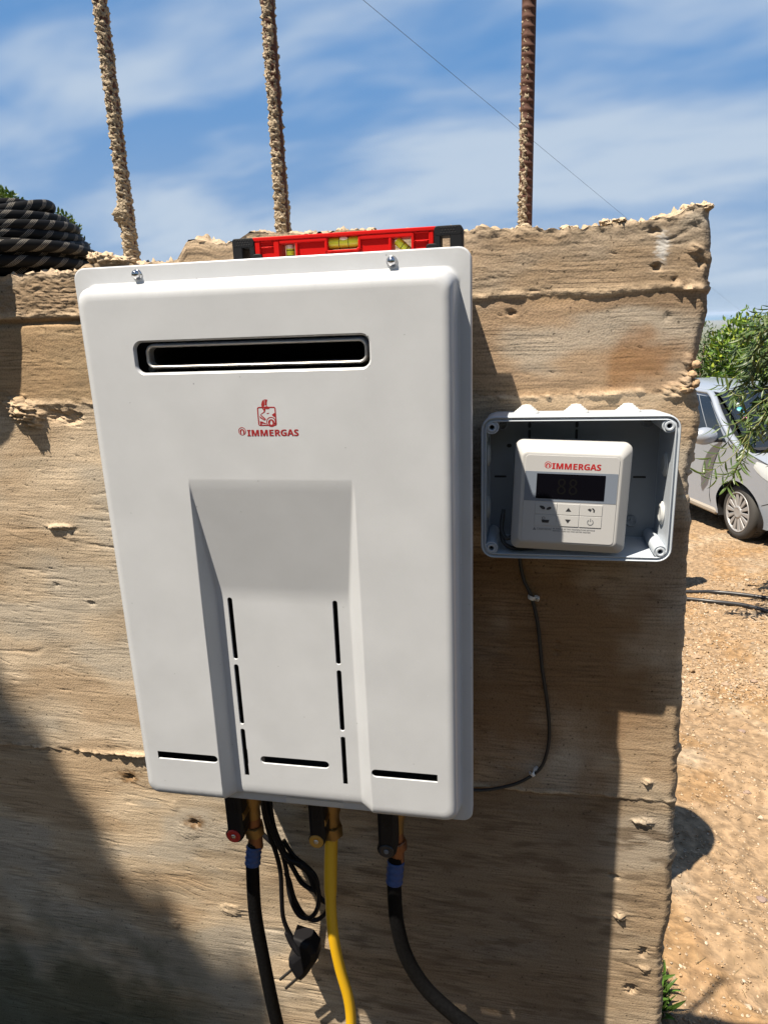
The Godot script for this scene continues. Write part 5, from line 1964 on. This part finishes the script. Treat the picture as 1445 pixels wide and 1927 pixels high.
# leaves through the volume of several lumps; each lump [centre, radii]
func crown(parent: Node, lumps: Array, count: int, mesh: Mesh, m: Material, tones: Array, rng: RandomNumberGenerator, called := "foliage", size := 1.0, clump := 0.0):
	var xfs := []
	var cols := []
	var nz := noise(2.2, 91, 2)
	var total := 0.0
	for l in lumps: total += l[1].x * l[1].y
	for l in lumps:
		for k in int(count * l[1].x * l[1].y / total):
			var d := Vector3(rng.randfn(), rng.randfn(), rng.randfn()).normalized()
			var r := pow(rng.randf(), 0.33)
			r = lerpf(r, 1.0, 0.25)
			r *= 1.0 + 0.30 * nz.get_noise_3dv(d * 1.4 + l[0]) + 0.12 * nz.get_noise_3dv(d * 4.0 + l[0])
			var p: Vector3 = l[0] + d * l[1] * r
			if clump > 0.0 and nz.get_noise_3dv(p * 1.6) < -clump:
				continue
			var out := (d + Vector3(rng.randfn(), rng.randfn() - 0.1, rng.randfn()) * 0.8)
			var s := size * rng.randf_range(0.6, 1.25)
			xfs.append(Transform3D(aim(out, rng.randf_range(-1.2, 1.2)) * Basis.from_scale(Vector3(s, s, s)), p))
			var t: Array = tones[rng.randi() % tones.size()]
			var v := rng.randf_range(0.75, 1.25)
			cols.append(Color(t[0] * v, t[1] * v, t[2] * v))
	return scatter(called, mesh, m, xfs, cols, parent)

func trunk(parent: Node, paths: Array, m: Material, called := "trunk"):
	var b := Mb.new()
	for s in paths:
		var p := smooth_path(pts3(s[0]), 5)
		var rr := PackedFloat32Array()
		for k in p.size():
			rr.append(lerpf(s[1], s[2], float(k) / (p.size() - 1)))
		b.tube(p, rr, 8)
	put(b, called, m, parent)

func build_plants():
	var rng := RandomNumberGenerator.new()
	rng.seed = 404
	var bark := mat(0.13, 0.095, 0.065, 0.9)
	var lm := leaf_mat()
	var citrus := leaf_mesh(0.085, 0.042)
	var greens := [[0.065, 0.130, 0.016], [0.105, 0.185, 0.020], [0.16, 0.25, 0.026], [0.035, 0.08, 0.012], [0.24, 0.29, 0.03]]
	# citrus behind the car
	var c := thing("citrus_bush", "dense rounded bush of glossy green leaves behind the silver car", "bush", Vector3(4.4, -2.2, -11.6))
	crown(c, [[Vector3(4.00, -0.40, -11.4), Vector3(0.70, 0.90, 0.6)], [Vector3(4.6, -0.75, -11.6), Vector3(0.9, 0.85, 0.7)], [Vector3(3.55, -0.62, -11.3), Vector3(0.45, 0.95, 0.5)], [Vector3(5.5, -0.8, -11.8), Vector3(0.9, 0.75, 0.7)], [Vector3(4.3, -1.5, -11.5), Vector3(1.7, 0.7, 0.8)]], 15000, citrus, lm, greens, rng)
	trunk(c, [[[[4.3, -2.2, -11.6], [4.25, -1.6, -11.6], [4.05, -0.6, -11.4]], 0.08, 0.03], [[[4.35, -2.0, -11.6], [4.7, -1.4, -11.6], [5.3, -0.8, -11.8]], 0.06, 0.02], [[[4.25, -1.9, -11.6], [3.8, -1.3, -11.4], [3.6, -0.7, -11.3]], 0.05, 0.02]], bark)
	# a darker, thinner shrub at the wall's edge
	var e := thing("dark_shrub", "small darker shrub between the wall end and the rounded bush", "bush", Vector3(3.1, -2.15, -11.4))
	crown(e, [[Vector3(3.18, -0.15, -11.5), Vector3(0.26, 0.50, 0.3)], [Vector3(3.0, -1.0, -11.5), Vector3(0.4, 0.9, 0.4)]], 2200, leaf_mesh(0.06, 0.022), lm, [[0.045, 0.075, 0.022], [0.065, 0.10, 0.03], [0.03, 0.055, 0.016]], rng)
	trunk(e, [[[[3.1, -2.2, -11.4], [3.12, -1.2, -11.45], [3.2, 0.1, -11.5]], 0.04, 0.008]], bark)
	# shrubs further down the slope
	for q in [[5.6, -17.0, 1.7, "broad scrub bush down the slope, right behind the rounded bush"], [9.5, -24.0, 2.2, "far scrub bush on the slope towards the plain"], [2.2, -16.0, 1.4, "low scrub bush hidden behind the wall end"]]:
		var gy := ground_y(q[0], q[1])
		var s := thing("scrub_bush", q[3], "bush", Vector3(q[0], gy, q[1]))
		crown(s, [[Vector3(q[0], gy + q[2] * 0.45, q[1]), Vector3(q[2], q[2] * 0.55, q[2] * 0.8)]], 1500, citrus, lm, greens, rng, "foliage", 1.6)
	# tree behind the hose coil
	var l := thing("leafy_tree", "tree crown rising behind the black hose coil at the left edge", "tree", Vector3(-7.8, -1.9, -8.7))
	crown(l, [[Vector3(-7.75, 1.20, -8.6), Vector3(1.5, 1.35, 1.2)], [Vector3(-8.6, 1.7, -8.9), Vector3(1.3, 1.2, 1.1)], [Vector3(-6.75, 0.75, -8.4), Vector3(0.85, 0.9, 0.8)]], 6500, leaf_mesh(0.13, 0.04), lm, [[0.075, 0.12, 0.022], [0.12, 0.165, 0.03], [0.05, 0.09, 0.018], [0.15, 0.17, 0.05]], rng)
	crown(l, [[Vector3(-6.98, 2.22, -8.6), Vector3(0.40, 0.28, 0.3)], [Vector3(-6.05, 1.75, -8.6), Vector3(0.30, 0.38, 0.3)]], 3600, leaf_mesh(0.075, 0.03), lm, [[0.075, 0.12, 0.022], [0.12, 0.165, 0.03], [0.05, 0.09, 0.018]], rng)
	trunk(l, [[[[-7.8, -2.0, -8.7], [-7.7, -0.6, -8.7], [-7.75, 1.2, -8.6]], 0.14, 0.05], [[[-7.75, -0.4, -8.7], [-8.3, 0.8, -8.9], [-8.7, 1.8, -8.9]], 0.09, 0.03], [[[-7.7, 0.3, -8.65], [-6.9, 1.5, -8.6], [-6.1, 1.8, -8.6]], 0.05, 0.012], [[[-7.2, 1.1, -8.62], [-6.95, 1.9, -8.6], [-6.8, 2.4, -8.6]], 0.03, 0.01]], bark)
	# tree standing in front at the left, outside the picture: it shades the lower left of the wall
	var f := thing("shade_tree", "leafy tree outside the view whose shade falls on the wall's lower left", "tree", Vector3(-2.9, -0.6, 1.1))
	crown(f, [[Vector3(-2.22, 3.262, 1.244), Vector3(0.62, 0.62, 0.62)], [Vector3(-2.75, 3.05, 1.33), Vector3(0.75, 0.70, 0.75)], [Vector3(-2.9, 2.6, 1.5), Vector3(0.7, 0.5, 0.7)], [Vector3(-2.95, 3.5, 1.6), Vector3(0.6, 0.45, 0.6)], [Vector3(-2.07, 3.20, 1.57), Vector3(0.52, 0.52, 0.52)]], 26000, leaf_mesh(0.13, 0.065), lm, greens, rng)
	trunk(f, [[[[-2.9, -0.65, 1.1], [-2.85, 0.8, 1.15], [-2.7, 2.0, 1.1], [-2.5, 3.0, 1.05]], 0.10, 0.04], [[[-2.75, 1.8, 1.1], [-3.0, 2.5, 1.15], [-3.2, 3.4, 1.2]], 0.06, 0.02]], bark)
	# unseen trees added behind the viewer to cut sky light on the wall
	var row := [[1.6, 6.2, 2.1], [4.3, 5.6, 2.4], [7.2, 4.2, 2.3], [-1.6, 7.6, 2.5], [-6.4, 6.0, 2.6], [9.0, 1.2, 2.2], [-8.5, 2.6, 2.4]]
	var said := ["round green tree added straight behind the viewer to cut sky light", "round green tree added behind the viewer to cut sky light, right of the middle", "round green tree added behind the viewer to cut sky light, far right", "tall green tree added behind the viewer to cut sky light, left of the middle", "large green tree added behind the viewer to cut sky light, far left", "green tree added beside the yard on the right to cut sky light, out of view", "green tree added beside the yard on the left to cut sky light, out of view"]
	var first: Node3D = null
	for k in row.size():
		var q = row[k]
		var gy := ground_y(q[0], q[1])
		if first == null:
			first = thing("garden_tree", said[0], "tree", Vector3(q[0], gy, q[1]), "trees added behind the viewer to cut sky light")
			crown(first, [[Vector3(q[0], gy + 2.1, q[1]), Vector3(1.5, 1.3, 1.4)], [Vector3(q[0] - 0.7, gy + 1.5, q[1]), Vector3(0.9, 0.8, 0.9)], [Vector3(q[0] + 0.8, gy + 1.6, q[1] + 0.3), Vector3(0.9, 0.8, 0.9)]], 9000, leaf_mesh(0.14, 0.07), lm, greens, rng)
			trunk(first, [[[[q[0], gy - 0.1, q[1]], [q[0] + 0.05, gy + 0.9, q[1]], [q[0], gy + 2.2, q[1]]], 0.10, 0.04]], bark)
		else:
			var c2 := first.duplicate() as Node3D
			c2.name = numbered("garden_tree")
			add_child(c2)
			c2.transform = Transform3D(Basis(Vector3.UP, k * 1.3) * Basis.from_scale(Vector3.ONE * q[2] / 2.1), Vector3(q[0], gy, q[1]))
			c2.set_meta("label", said[k])
	# pepper tree hanging in from the right, between the viewer and the car
	var narrow := leaf_mesh(0.085, 0.0155, 0.15, 0.35)
	var p := thing("pepper_tree", "tree with narrow hanging leaves reaching in front of the car from the right edge", "tree", Vector3(2.55, -1.7, -4.2))
	var pg := [[0.042, 0.078, 0.020], [0.060, 0.10, 0.026], [0.028, 0.055, 0.015], [0.08, 0.115, 0.035]]
	trunk(p, [[[[2.55, -1.75, -4.2], [2.5, -0.9, -4.25], [2.35, 0.0, -4.35], [2.25, 0.6, -4.5]], 0.05, 0.02], [[[2.40, -0.2, -4.3], [2.1, 0.05, -4.33], [1.87, -0.06, -4.35]], 0.018, 0.006], [[[2.42, -0.3, -4.3], [2.1, -0.05, -4.3], [1.88, -0.14, -4.33]], 0.016, 0.005], [[[2.3, 0.3, -4.4], [2.05, 0.35, -4.5], [1.85, 0.2, -4.5]], 0.014, 0.004]], bark)
	var stem := mat(0.16, 0.17, 0.06, 0.7)
	var leaf_m: Array = []
	for t in pg:
		var q := mat(t[0], t[1], t[2], 0.45)
		q.backlight_enabled = true
		q.backlight = Color(0.4, 0.5, 0.15)
		leaf_m.append(q)
	var count := 0
	for s in LOW_SPRAYS:
		var path := smooth_path(pts3(s), 6)
		var tb := Mb.new()
		var rr := PackedFloat32Array()
		for k in path.size(): rr.append(lerpf(0.0032, 0.0012, float(k) / path.size()))
		tb.tube(path, rr, 6)
		put(tb, "twig", stem, p)
		for k in range(3, path.size(), 3):
			var t := (path[k] - path[k - 1]).normalized()
			for sg in [-1.0, 1.0]:
				if rng.randf() < 0.12: continue
				var side: Vector3 = t.cross(Vector3.BACK).normalized() * sg
				var d: Vector3 = (t * rng.randf_range(0.4, 0.9) + side * rng.randf_range(0.5, 1.0) + Vector3(0, -0.45, rng.randf_range(-0.3, 0.5))).normalized()
				var leaf := MeshInstance3D.new()
				leaf.mesh = narrow
				leaf.material_override = leaf_m[rng.randi() % leaf_m.size()]
				leaf.name = "leaf"
				p.add_child(leaf, true)
				var sc := rng.randf_range(0.75, 1.25)
				leaf.transform = frame(p).affine_inverse() * Transform3D(aim(d, rng.randf_range(-1.0, 1.0)) * Basis.from_scale(Vector3(sc, sc, sc)), path[k])
				count += 1
	# the dense hanging mass above
	var xfs := []
	var cols := []
	var tw := Mb.new()
	for k in 175:
		var a := Vector3(rng.randf_range(1.80, 2.6), rng.randf_range(-0.15, 0.62), rng.randf_range(-4.9, -4.2))
		if a.x < 1.86 and a.y > 0.16: a.y -= 0.3
		var d := Vector3(rng.randf_range(-0.9, 0.2), rng.randf_range(-0.9, -0.1), rng.randf_range(-0.3, 0.5)).normalized()
		var ln := rng.randf_range(0.18, 0.42)
		if a.x + d.x * ln < 1.70: continue
		var path := PackedVector3Array()
		for i in 7:
			var t := i / 6.0
			path.append(a + d * ln * t + Vector3(0, -0.16 * t * t * ln * 2.0, 0))
		tw.tube(path, 0.0022, 5)
		for i in range(1, 7):
			for sg in [-1.0, 1.0, 0.2]:
				var t := (path[i] - path[i - 1]).normalized()
				var side: Vector3 = t.cross(Vector3.BACK).normalized() * sg
				var q: Vector3 = (t * 0.8 + side * rng.randf_range(0.4, 0.9) + Vector3(0, -0.35, rng.randf_range(-0.5, 0.6))).normalized()
				var sc := rng.randf_range(0.8, 1.45)
				xfs.append(Transform3D(aim(q, rng.randf_range(-1.4, 1.4)) * Basis.from_scale(Vector3(sc, sc, sc)), path[i].lerp(path[i - 1], rng.randf())))
				var t2: Array = pg[rng.randi() % pg.size()]
				var v := rng.randf_range(0.8, 1.25)
				cols.append(Color(t2[0] * v, t2[1] * v, t2[2] * v))
	put(tw, "twigs", stem, p).set_meta("kind", "stuff")
	scatter("foliage", narrow, lm, xfs, cols, p)
	# tuft of grass at the foot of the wall, behind its end
	var g := thing("grass_tuft", "green tuft of weeds at the foot of the wall's ragged end", "grass tuft", Vector3(0.66, -1.51, -1.13))
	xfs = []; cols = []
	for k in 420:
		var r := 0.085 * sqrt(rng.randf())
		var a := rng.randf() * TAU
		var at := Vector3(0.600 + cos(a) * r, ground_y(0.66, -1.13) - 0.005, -1.13 + sin(a) * r * 1.2)
		var d := Vector3(rng.randfn() * 0.5, 1.0, rng.randfn() * 0.5)
		var sc := rng.randf_range(0.5, 1.2)
		xfs.append(Transform3D(aim(d, rng.randf() * TAU) * Basis.from_scale(Vector3(sc, sc, sc)), at))
		var v := rng.randf_range(0.7, 1.3)
		cols.append(Color(0.055 * v, 0.115 * v, 0.016 * v))
	scatter("blades", leaf_mesh(0.065, 0.011, 0.2, 0.4), lm, xfs, cols, g)

# ------------------------------------------------------------------ yard and distance
func build_yard():
	var rng := RandomNumberGenerator.new()
	rng.seed = 9
	# gravel
	var st := Mb.new()
	st.stone(Vector3.ZERO, Vector3(1.0, 0.6, 0.85), n_rough, 2.0, 2, 0.5)
	var gm := mat(1, 1, 1, 0.9, 0.0, 0.3)
	gm.vertex_color_use_as_albedo = true
	gm.albedo_color = Color.WHITE
	var xfs := []
	var cols := []
	for k in 38000:
		var z := -0.9 - pow(rng.randf(), 1.2) * 8.0
		var x := rng.randf_range(0.35, 1.0) * (0.55 - z * 0.44)
		if k > 24000:
			z = rng.randf_range(-3.2, -7.4)
			x = rng.randf_range(0.55, 1.0) * (0.55 - z * 0.44)
		var patch := n_ground.get_noise_2d(x * 2.0 + 5.0, z * 2.0)
		var s := 0.0022 + 0.0050 * pow(rng.randf(), 3.0)
		if z < -3.0 and z > -5.8: s *= 1.75
		if rng.randf() < 0.007: s *= 2.1
		elif patch < -0.05 and rng.randf() < 0.5: continue
		xfs.append(Transform3D(Basis.from_euler(Vector3(rng.randf_range(-0.4, 0.4), rng.randf() * TAU, rng.randf_range(-0.4, 0.4))) * Basis.from_scale(Vector3(s, s, s)), Vector3(x, ground_y(x, z) + n_bumps.get_noise_2d(x, z) * 0.014 + s * 0.12, z)))
		var v := rng.randf_range(0.75, 1.35)
		var c := Color(0.28, 0.19, 0.11).lerp(Color(0.36, 0.32, 0.26), rng.randf() * rng.randf()).lerp(Color(0.14, 0.09, 0.05), 0.6 * rng.randf() * rng.randf())
		cols.append(Color(c.r * v, c.g * v, c.b * v))
	var gr := scatter("gravel", st.mesh(), gm, xfs, cols, self)
	gr.name = numbered("gravel")
	tag(gr, "loose small stones strewn over the sandy yard", "gravel", "", "stuff")
	# dry straw and bits of twig
	var sx := Mb.new()
	sx.tube(PackedVector3Array([Vector3(-0.5, 0, 0), Vector3(-0.1, 0.03, 0.05), Vector3(0.5, 0, -0.04)]), 0.03, 5)
	xfs = []; cols = []
	for k in 260:
		var z := -1.0 - pow(rng.randf(), 1.3) * 5.5
		var x := rng.randf_range(0.4, 1.0) * (0.55 - z * 0.44)
		var s := rng.randf_range(0.012, 0.05)
		xfs.append(Transform3D(Basis(Vector3.UP, rng.randf() * TAU) * Basis.from_scale(Vector3(s, s * 0.6, s * 0.6)), Vector3(x, ground_y(x, z) + n_bumps.get_noise_2d(x, z) * 0.014 + 0.002, z)))
		var v := rng.randf_range(0.5, 1.2)
		cols.append(Color(0.24 * v, 0.19 * v, 0.11 * v) if rng.randf() < 0.6 else Color(0.09 * v, 0.06 * v, 0.04 * v))
	var straw := scatter("straw", sx.mesh(), gm, xfs, cols, self)
	straw.name = numbered("straw")
	tag(straw, "dry straw and twig ends scattered on the sand", "straw", "", "stuff")
	# stones one can pick out
	var names := ["small stone below the two black pipes, nearest the wall", "flat grey stone on the sand right of the wall, under the pipes", "pale stone at the right edge of the sunlit sand", "reddish stone right of the rounded shadow", "dark stone in the middle of the bright sand", "brown stone below the rounded shadow"]
	var spots := [[1.398, -3.764, 0.024], [1.475, -3.397, 0.022], [1.652, -3.465, 0.016], [1.257, -2.281, 0.012], [1.402, -2.852, 0.014], [1.10, -1.60, 0.014]]
	for k in spots.size():
		var s = spots[k]
		var p := Vector3(s[0], ground_y(s[0], s[1]) + s[2] * 0.2, s[1])
		var b := Mb.new()
		b.stone(p, Vector3(s[2] * 1.3, s[2] * 0.6, s[2]), n_rough, k * 3.3 + 1.0, 6, 0.5)
		var o := put(b, "stone", mat(0.28 - k * 0.015, 0.20 - k * 0.01, 0.13, 0.9))
		tag(o, names[k], "stone", "single stones on the sand")
	# two black pipes on the ground
	var pm := mat(0.02, 0.021, 0.024, 0.38)
	var pipes := [
		["black irrigation pipe lying on the sand, the farther of the two", [[0.9, -5.3], [1.3, -5.2], [1.644, -5.138], [1.859, -5.162], [2.043, -5.086], [2.232, -4.988], [2.6, -4.9], [3.2, -4.95]]],
		["black irrigation pipe lying on the sand, the nearer of the two", [[0.8, -5.05], [1.25, -5.0], [1.599, -4.94], [1.786, -4.884], [1.985, -4.757], [2.160, -4.601], [2.5, -4.35], [3.0, -4.1]]]]
	for s in pipes:
		var pts := PackedVector3Array()
		for q in s[1]:
			pts.append(Vector3(q[0], ground_y(q[0], q[1]) + 0.018, q[1]))
		var b := Mb.new()
		b.tube(smooth_path(pts, 8), 0.0150, 10)
		tag(put(b, "irrigation_pipe", pm), s[0], "pipe", "black pipes across the yard")
	# drum and heap hidden behind the wall whose shadows reach past its end
	var drum := mat(0.055, 0.06, 0.062, 0.6)
	var dx := 0.440
	var dz := -1.50
	var gy := ground_y(dx, dz)
	var d := thing("plastic_drum", "tall grey round-shouldered drum behind the wall, only its shadow shows on the sand", "drum", Vector3(dx, gy, dz))
	var db := Mb.new()
	db.lathe(PackedVector2Array([Vector2(0.16, -0.03), Vector2(0.17, 0.02), Vector2(0.17, 0.42), Vector2(0.176, 0.44), Vector2(0.176, 0.47), Vector2(0.17, 0.49), Vector2(0.17, 0.88), Vector2(0.176, 0.90), Vector2(0.176, 0.93), Vector2(0.17, 0.95), Vector2(0.17, 1.20), Vector2(0.158, 1.27), Vector2(0.14, 1.32), Vector2(0.06, 1.345), Vector2(0.0001, 1.35)]), Transform3D(Basis(Vector3.RIGHT, -PI / 2), Vector3(dx, gy, dz)), 28)
	put(db, "barrel", drum, d)
	var hx := 1.45
	var hz := -5.2
	var hgy := ground_y(hx, hz)
	var hp := Mb.new()
	hp.lathe(PackedVector2Array([Vector2(0.115, -0.05), Vector2(0.105, 1.10), Vector2(0.05, 1.22), Vector2(0.0001, 1.26)]), Transform3D(Basis(Vector3.RIGHT, -PI / 2) , Vector3(hx, hgy, hz)), 10)
	tag(put(hp, "wooden_post", mat(0.17, 0.12, 0.08, 0.9)), "wooden post out of sight behind the wall", "post")
	# overhead wire
	var wb := Mb.new()
	var wp := PackedVector3Array()
	for k in 30:
		var t := k / 29.0
		wp.append(Vector3(-1.8749, 4.4001, -8.557).lerp(Vector3(20.84, -0.391, -66.64), t) + Vector3(0, -0.35 * sin(PI * t) * 0.2, 0))
	wb.tube(wp, 0.0032, 5)
	tag(put(wb, "overhead_wire", mat(0.06, 0.07, 0.09, 0.6)), "thin overhead wire slanting down across the sky to the right", "wire")
	# soil and rubble at the wall's foot in front
	var soil := mat(0.10, 0.085, 0.06, 0.95)
	var heap := thing("soil_heap", "dark low heap of soil and rubble against the wall's foot at the bottom left", "soil heap", Vector3(-0.5, -0.56, -0.05))
	var sb := Mb.new()
	var nx := 60
	var nzz := 16
	for j in nzz + 1:
		for i in nx + 1:
			var x := lerpf(-0.95, -0.12, float(i) / nx)
			var z := lerpf(WALL_Z + 0.002, 0.25, float(j) / nzz)
			var top := -0.67 + 0.012 * sin(x * 9.0) + 0.050 * exp(-pow((x + 0.41) / 0.085, 2.0))
			var y := top + n_rough.get_noise_2d(x * 22.0, z * 22.0) * 0.030 - 0.25 * (z - WALL_Z) * (z - WALL_Z) * 4.0
			sb.vert(Vector3(x, y, z), Vector3.UP, Vector2(x, z) * 6.0)
	for j in nzz:
		for i in nx:
			var a := j * (nx + 1) + i
			sb.ix.append_array(PackedInt32Array([a, a + 1, a + nx + 1, a + 1, a + nx + 2, a + nx + 1]))
	normals(sb)
	for i in sb.n.size():
		if sb.n[i].y < 0: sb.n[i] = -sb.n[i]
	put(sb, "soil", soil, heap)
	var rm := mat(0.17, 0.135, 0.09, 0.95)
	for q in [[-0.455, -0.618, -0.15, 0.010], [-0.40, -0.612, -0.15, 0.012], [-0.37, -0.622, -0.15, 0.009]]:
		var rb := Mb.new()
		rb.stone(Vector3(q[0], q[1], q[2]), Vector3(q[3] * 1.5, q[3] * 0.7, q[3]), n_rough, q[0] * 40.0, 7, 0.6)
		put(rb, "rubble_stone", rm, heap)
	var wm := mat(0.62, 0.60, 0.56, 0.85)
	# houses on the far plain
	var tones := [[0.62, 0.58, 0.52], [0.55, 0.46, 0.38], [0.66, 0.64, 0.60], [0.50, 0.36, 0.28]]
	var roofs := mat(0.34, 0.17, 0.11, 0.8)
	var win := mat(0.06, 0.065, 0.075, 0.4)
	var far_spots := [[-2050.0, 0.412, 1, "cream red-roofed house on the plain, the nearest of the far houses"], [-2200.0, 0.438, 0, "white flat-roofed house on the plain, nearest to the right edge"], [-2380.0, 0.400, 2, "pale long house on the plain left of the red-roofed one"], [-2500.0, 0.425, 0, "small white house in the middle of the far cluster"],
		[-2700.0, 0.437, 3, "ochre red-roofed house behind the white one at the right edge"], [-2850.0, 0.409, 0, "white house half hidden by the bush top, in the far cluster"], [-3050.0, 0.421, 2, "pale long house before the shore, middle of the far cluster"], [-3300.0, 0.433, 1, "cream red-roofed house close to the shore"], [-3550.0, 0.414, 0, "white house by the shore, left of the cream one"], [-3800.0, 0.427, 2, "pale long house right at the water's edge, farthest of all"]]
	for k in far_spots.size():
		var z: float = far_spots[k][0]
		var x: float = -z * far_spots[k][1]
		var y := ground_y(x, z) - 0.6
		var wd := rng.randf_range(18.0, 34.0)
		var hh := rng.randf_range(7.0, 13.0)
		var dp := rng.randf_range(10.0, 16.0)
		var kind: int = far_spots[k][2]
		var o := thing("far_house", far_spots[k][3], "house", Vector3(x, y, z), "houses on the far coastal plain")
		var hb := Mb.new()
		hb.box(Vector3(x, y + hh / 2, z), Vector3(wd, hh, dp), 0.1)
		put(hb, "wall", mat(tones[kind][0], tones[kind][1], tones[kind][2], 0.9), o)
		var rb := Mb.new()
		if kind % 2 == 1:
			rb.prism(PackedVector2Array([Vector2(-wd * 0.54, 0), Vector2(wd * 0.54, 0), Vector2(0, hh * 0.4)]), -dp * 0.54, dp * 0.54, 0.0, Transform3D(Basis(), Vector3(x, y + hh, z)))
			put(rb, "roof", roofs, o)
		else:
			rb.box(Vector3(x, y + hh + 0.4, z), Vector3(wd * 1.02, 0.9, dp * 1.02), 0.1)
			put(rb, "roof", wm, o)
		for i in 4:
			var nb := Mb.new()
			nb.box(Vector3(x - wd * 0.36 + i * wd * 0.24, y + hh * 0.6, z + dp / 2), Vector3(wd * 0.09, hh * 0.2, 0.3))
			put(nb, "window", win, o)
	# scrub on the plain
	var bl := Mb.new()
	bl.stone(Vector3.ZERO, Vector3(1, 0.7, 1), n_rough, 4.0, 3, 0.7)
	xfs = []; cols = []
	for k in 900:
		var z := -30.0 - pow(rng.randf(), 2.2) * 3300.0
		var x := -z * rng.randf_range(0.30, 0.55)
		var s := rng.randf_range(1.2, 3.2) * (1.0 + absf(z) / 900.0)
		xfs.append(Transform3D(Basis(Vector3.UP, rng.randf() * TAU) * Basis.from_scale(Vector3(s * 1.4, s, s * 1.2)), Vector3(x, ground_y(x, z) + s * 0.2, z)))
		var v := rng.randf_range(0.7, 1.3)
		cols.append(Color(0.075 * v, 0.095 * v, 0.045 * v))
	var sm := mat(1, 1, 1, 0.9)
	sm.vertex_color_use_as_albedo = true
	sm.albedo_color = Color.WHITE
	var far := scatter("far_scrub", bl.mesh(), sm, xfs, cols, self)
	far.name = numbered("far_scrub")
	tag(far, "olive scrub scattered over the slope and the far plain", "scrub", "", "stuff")
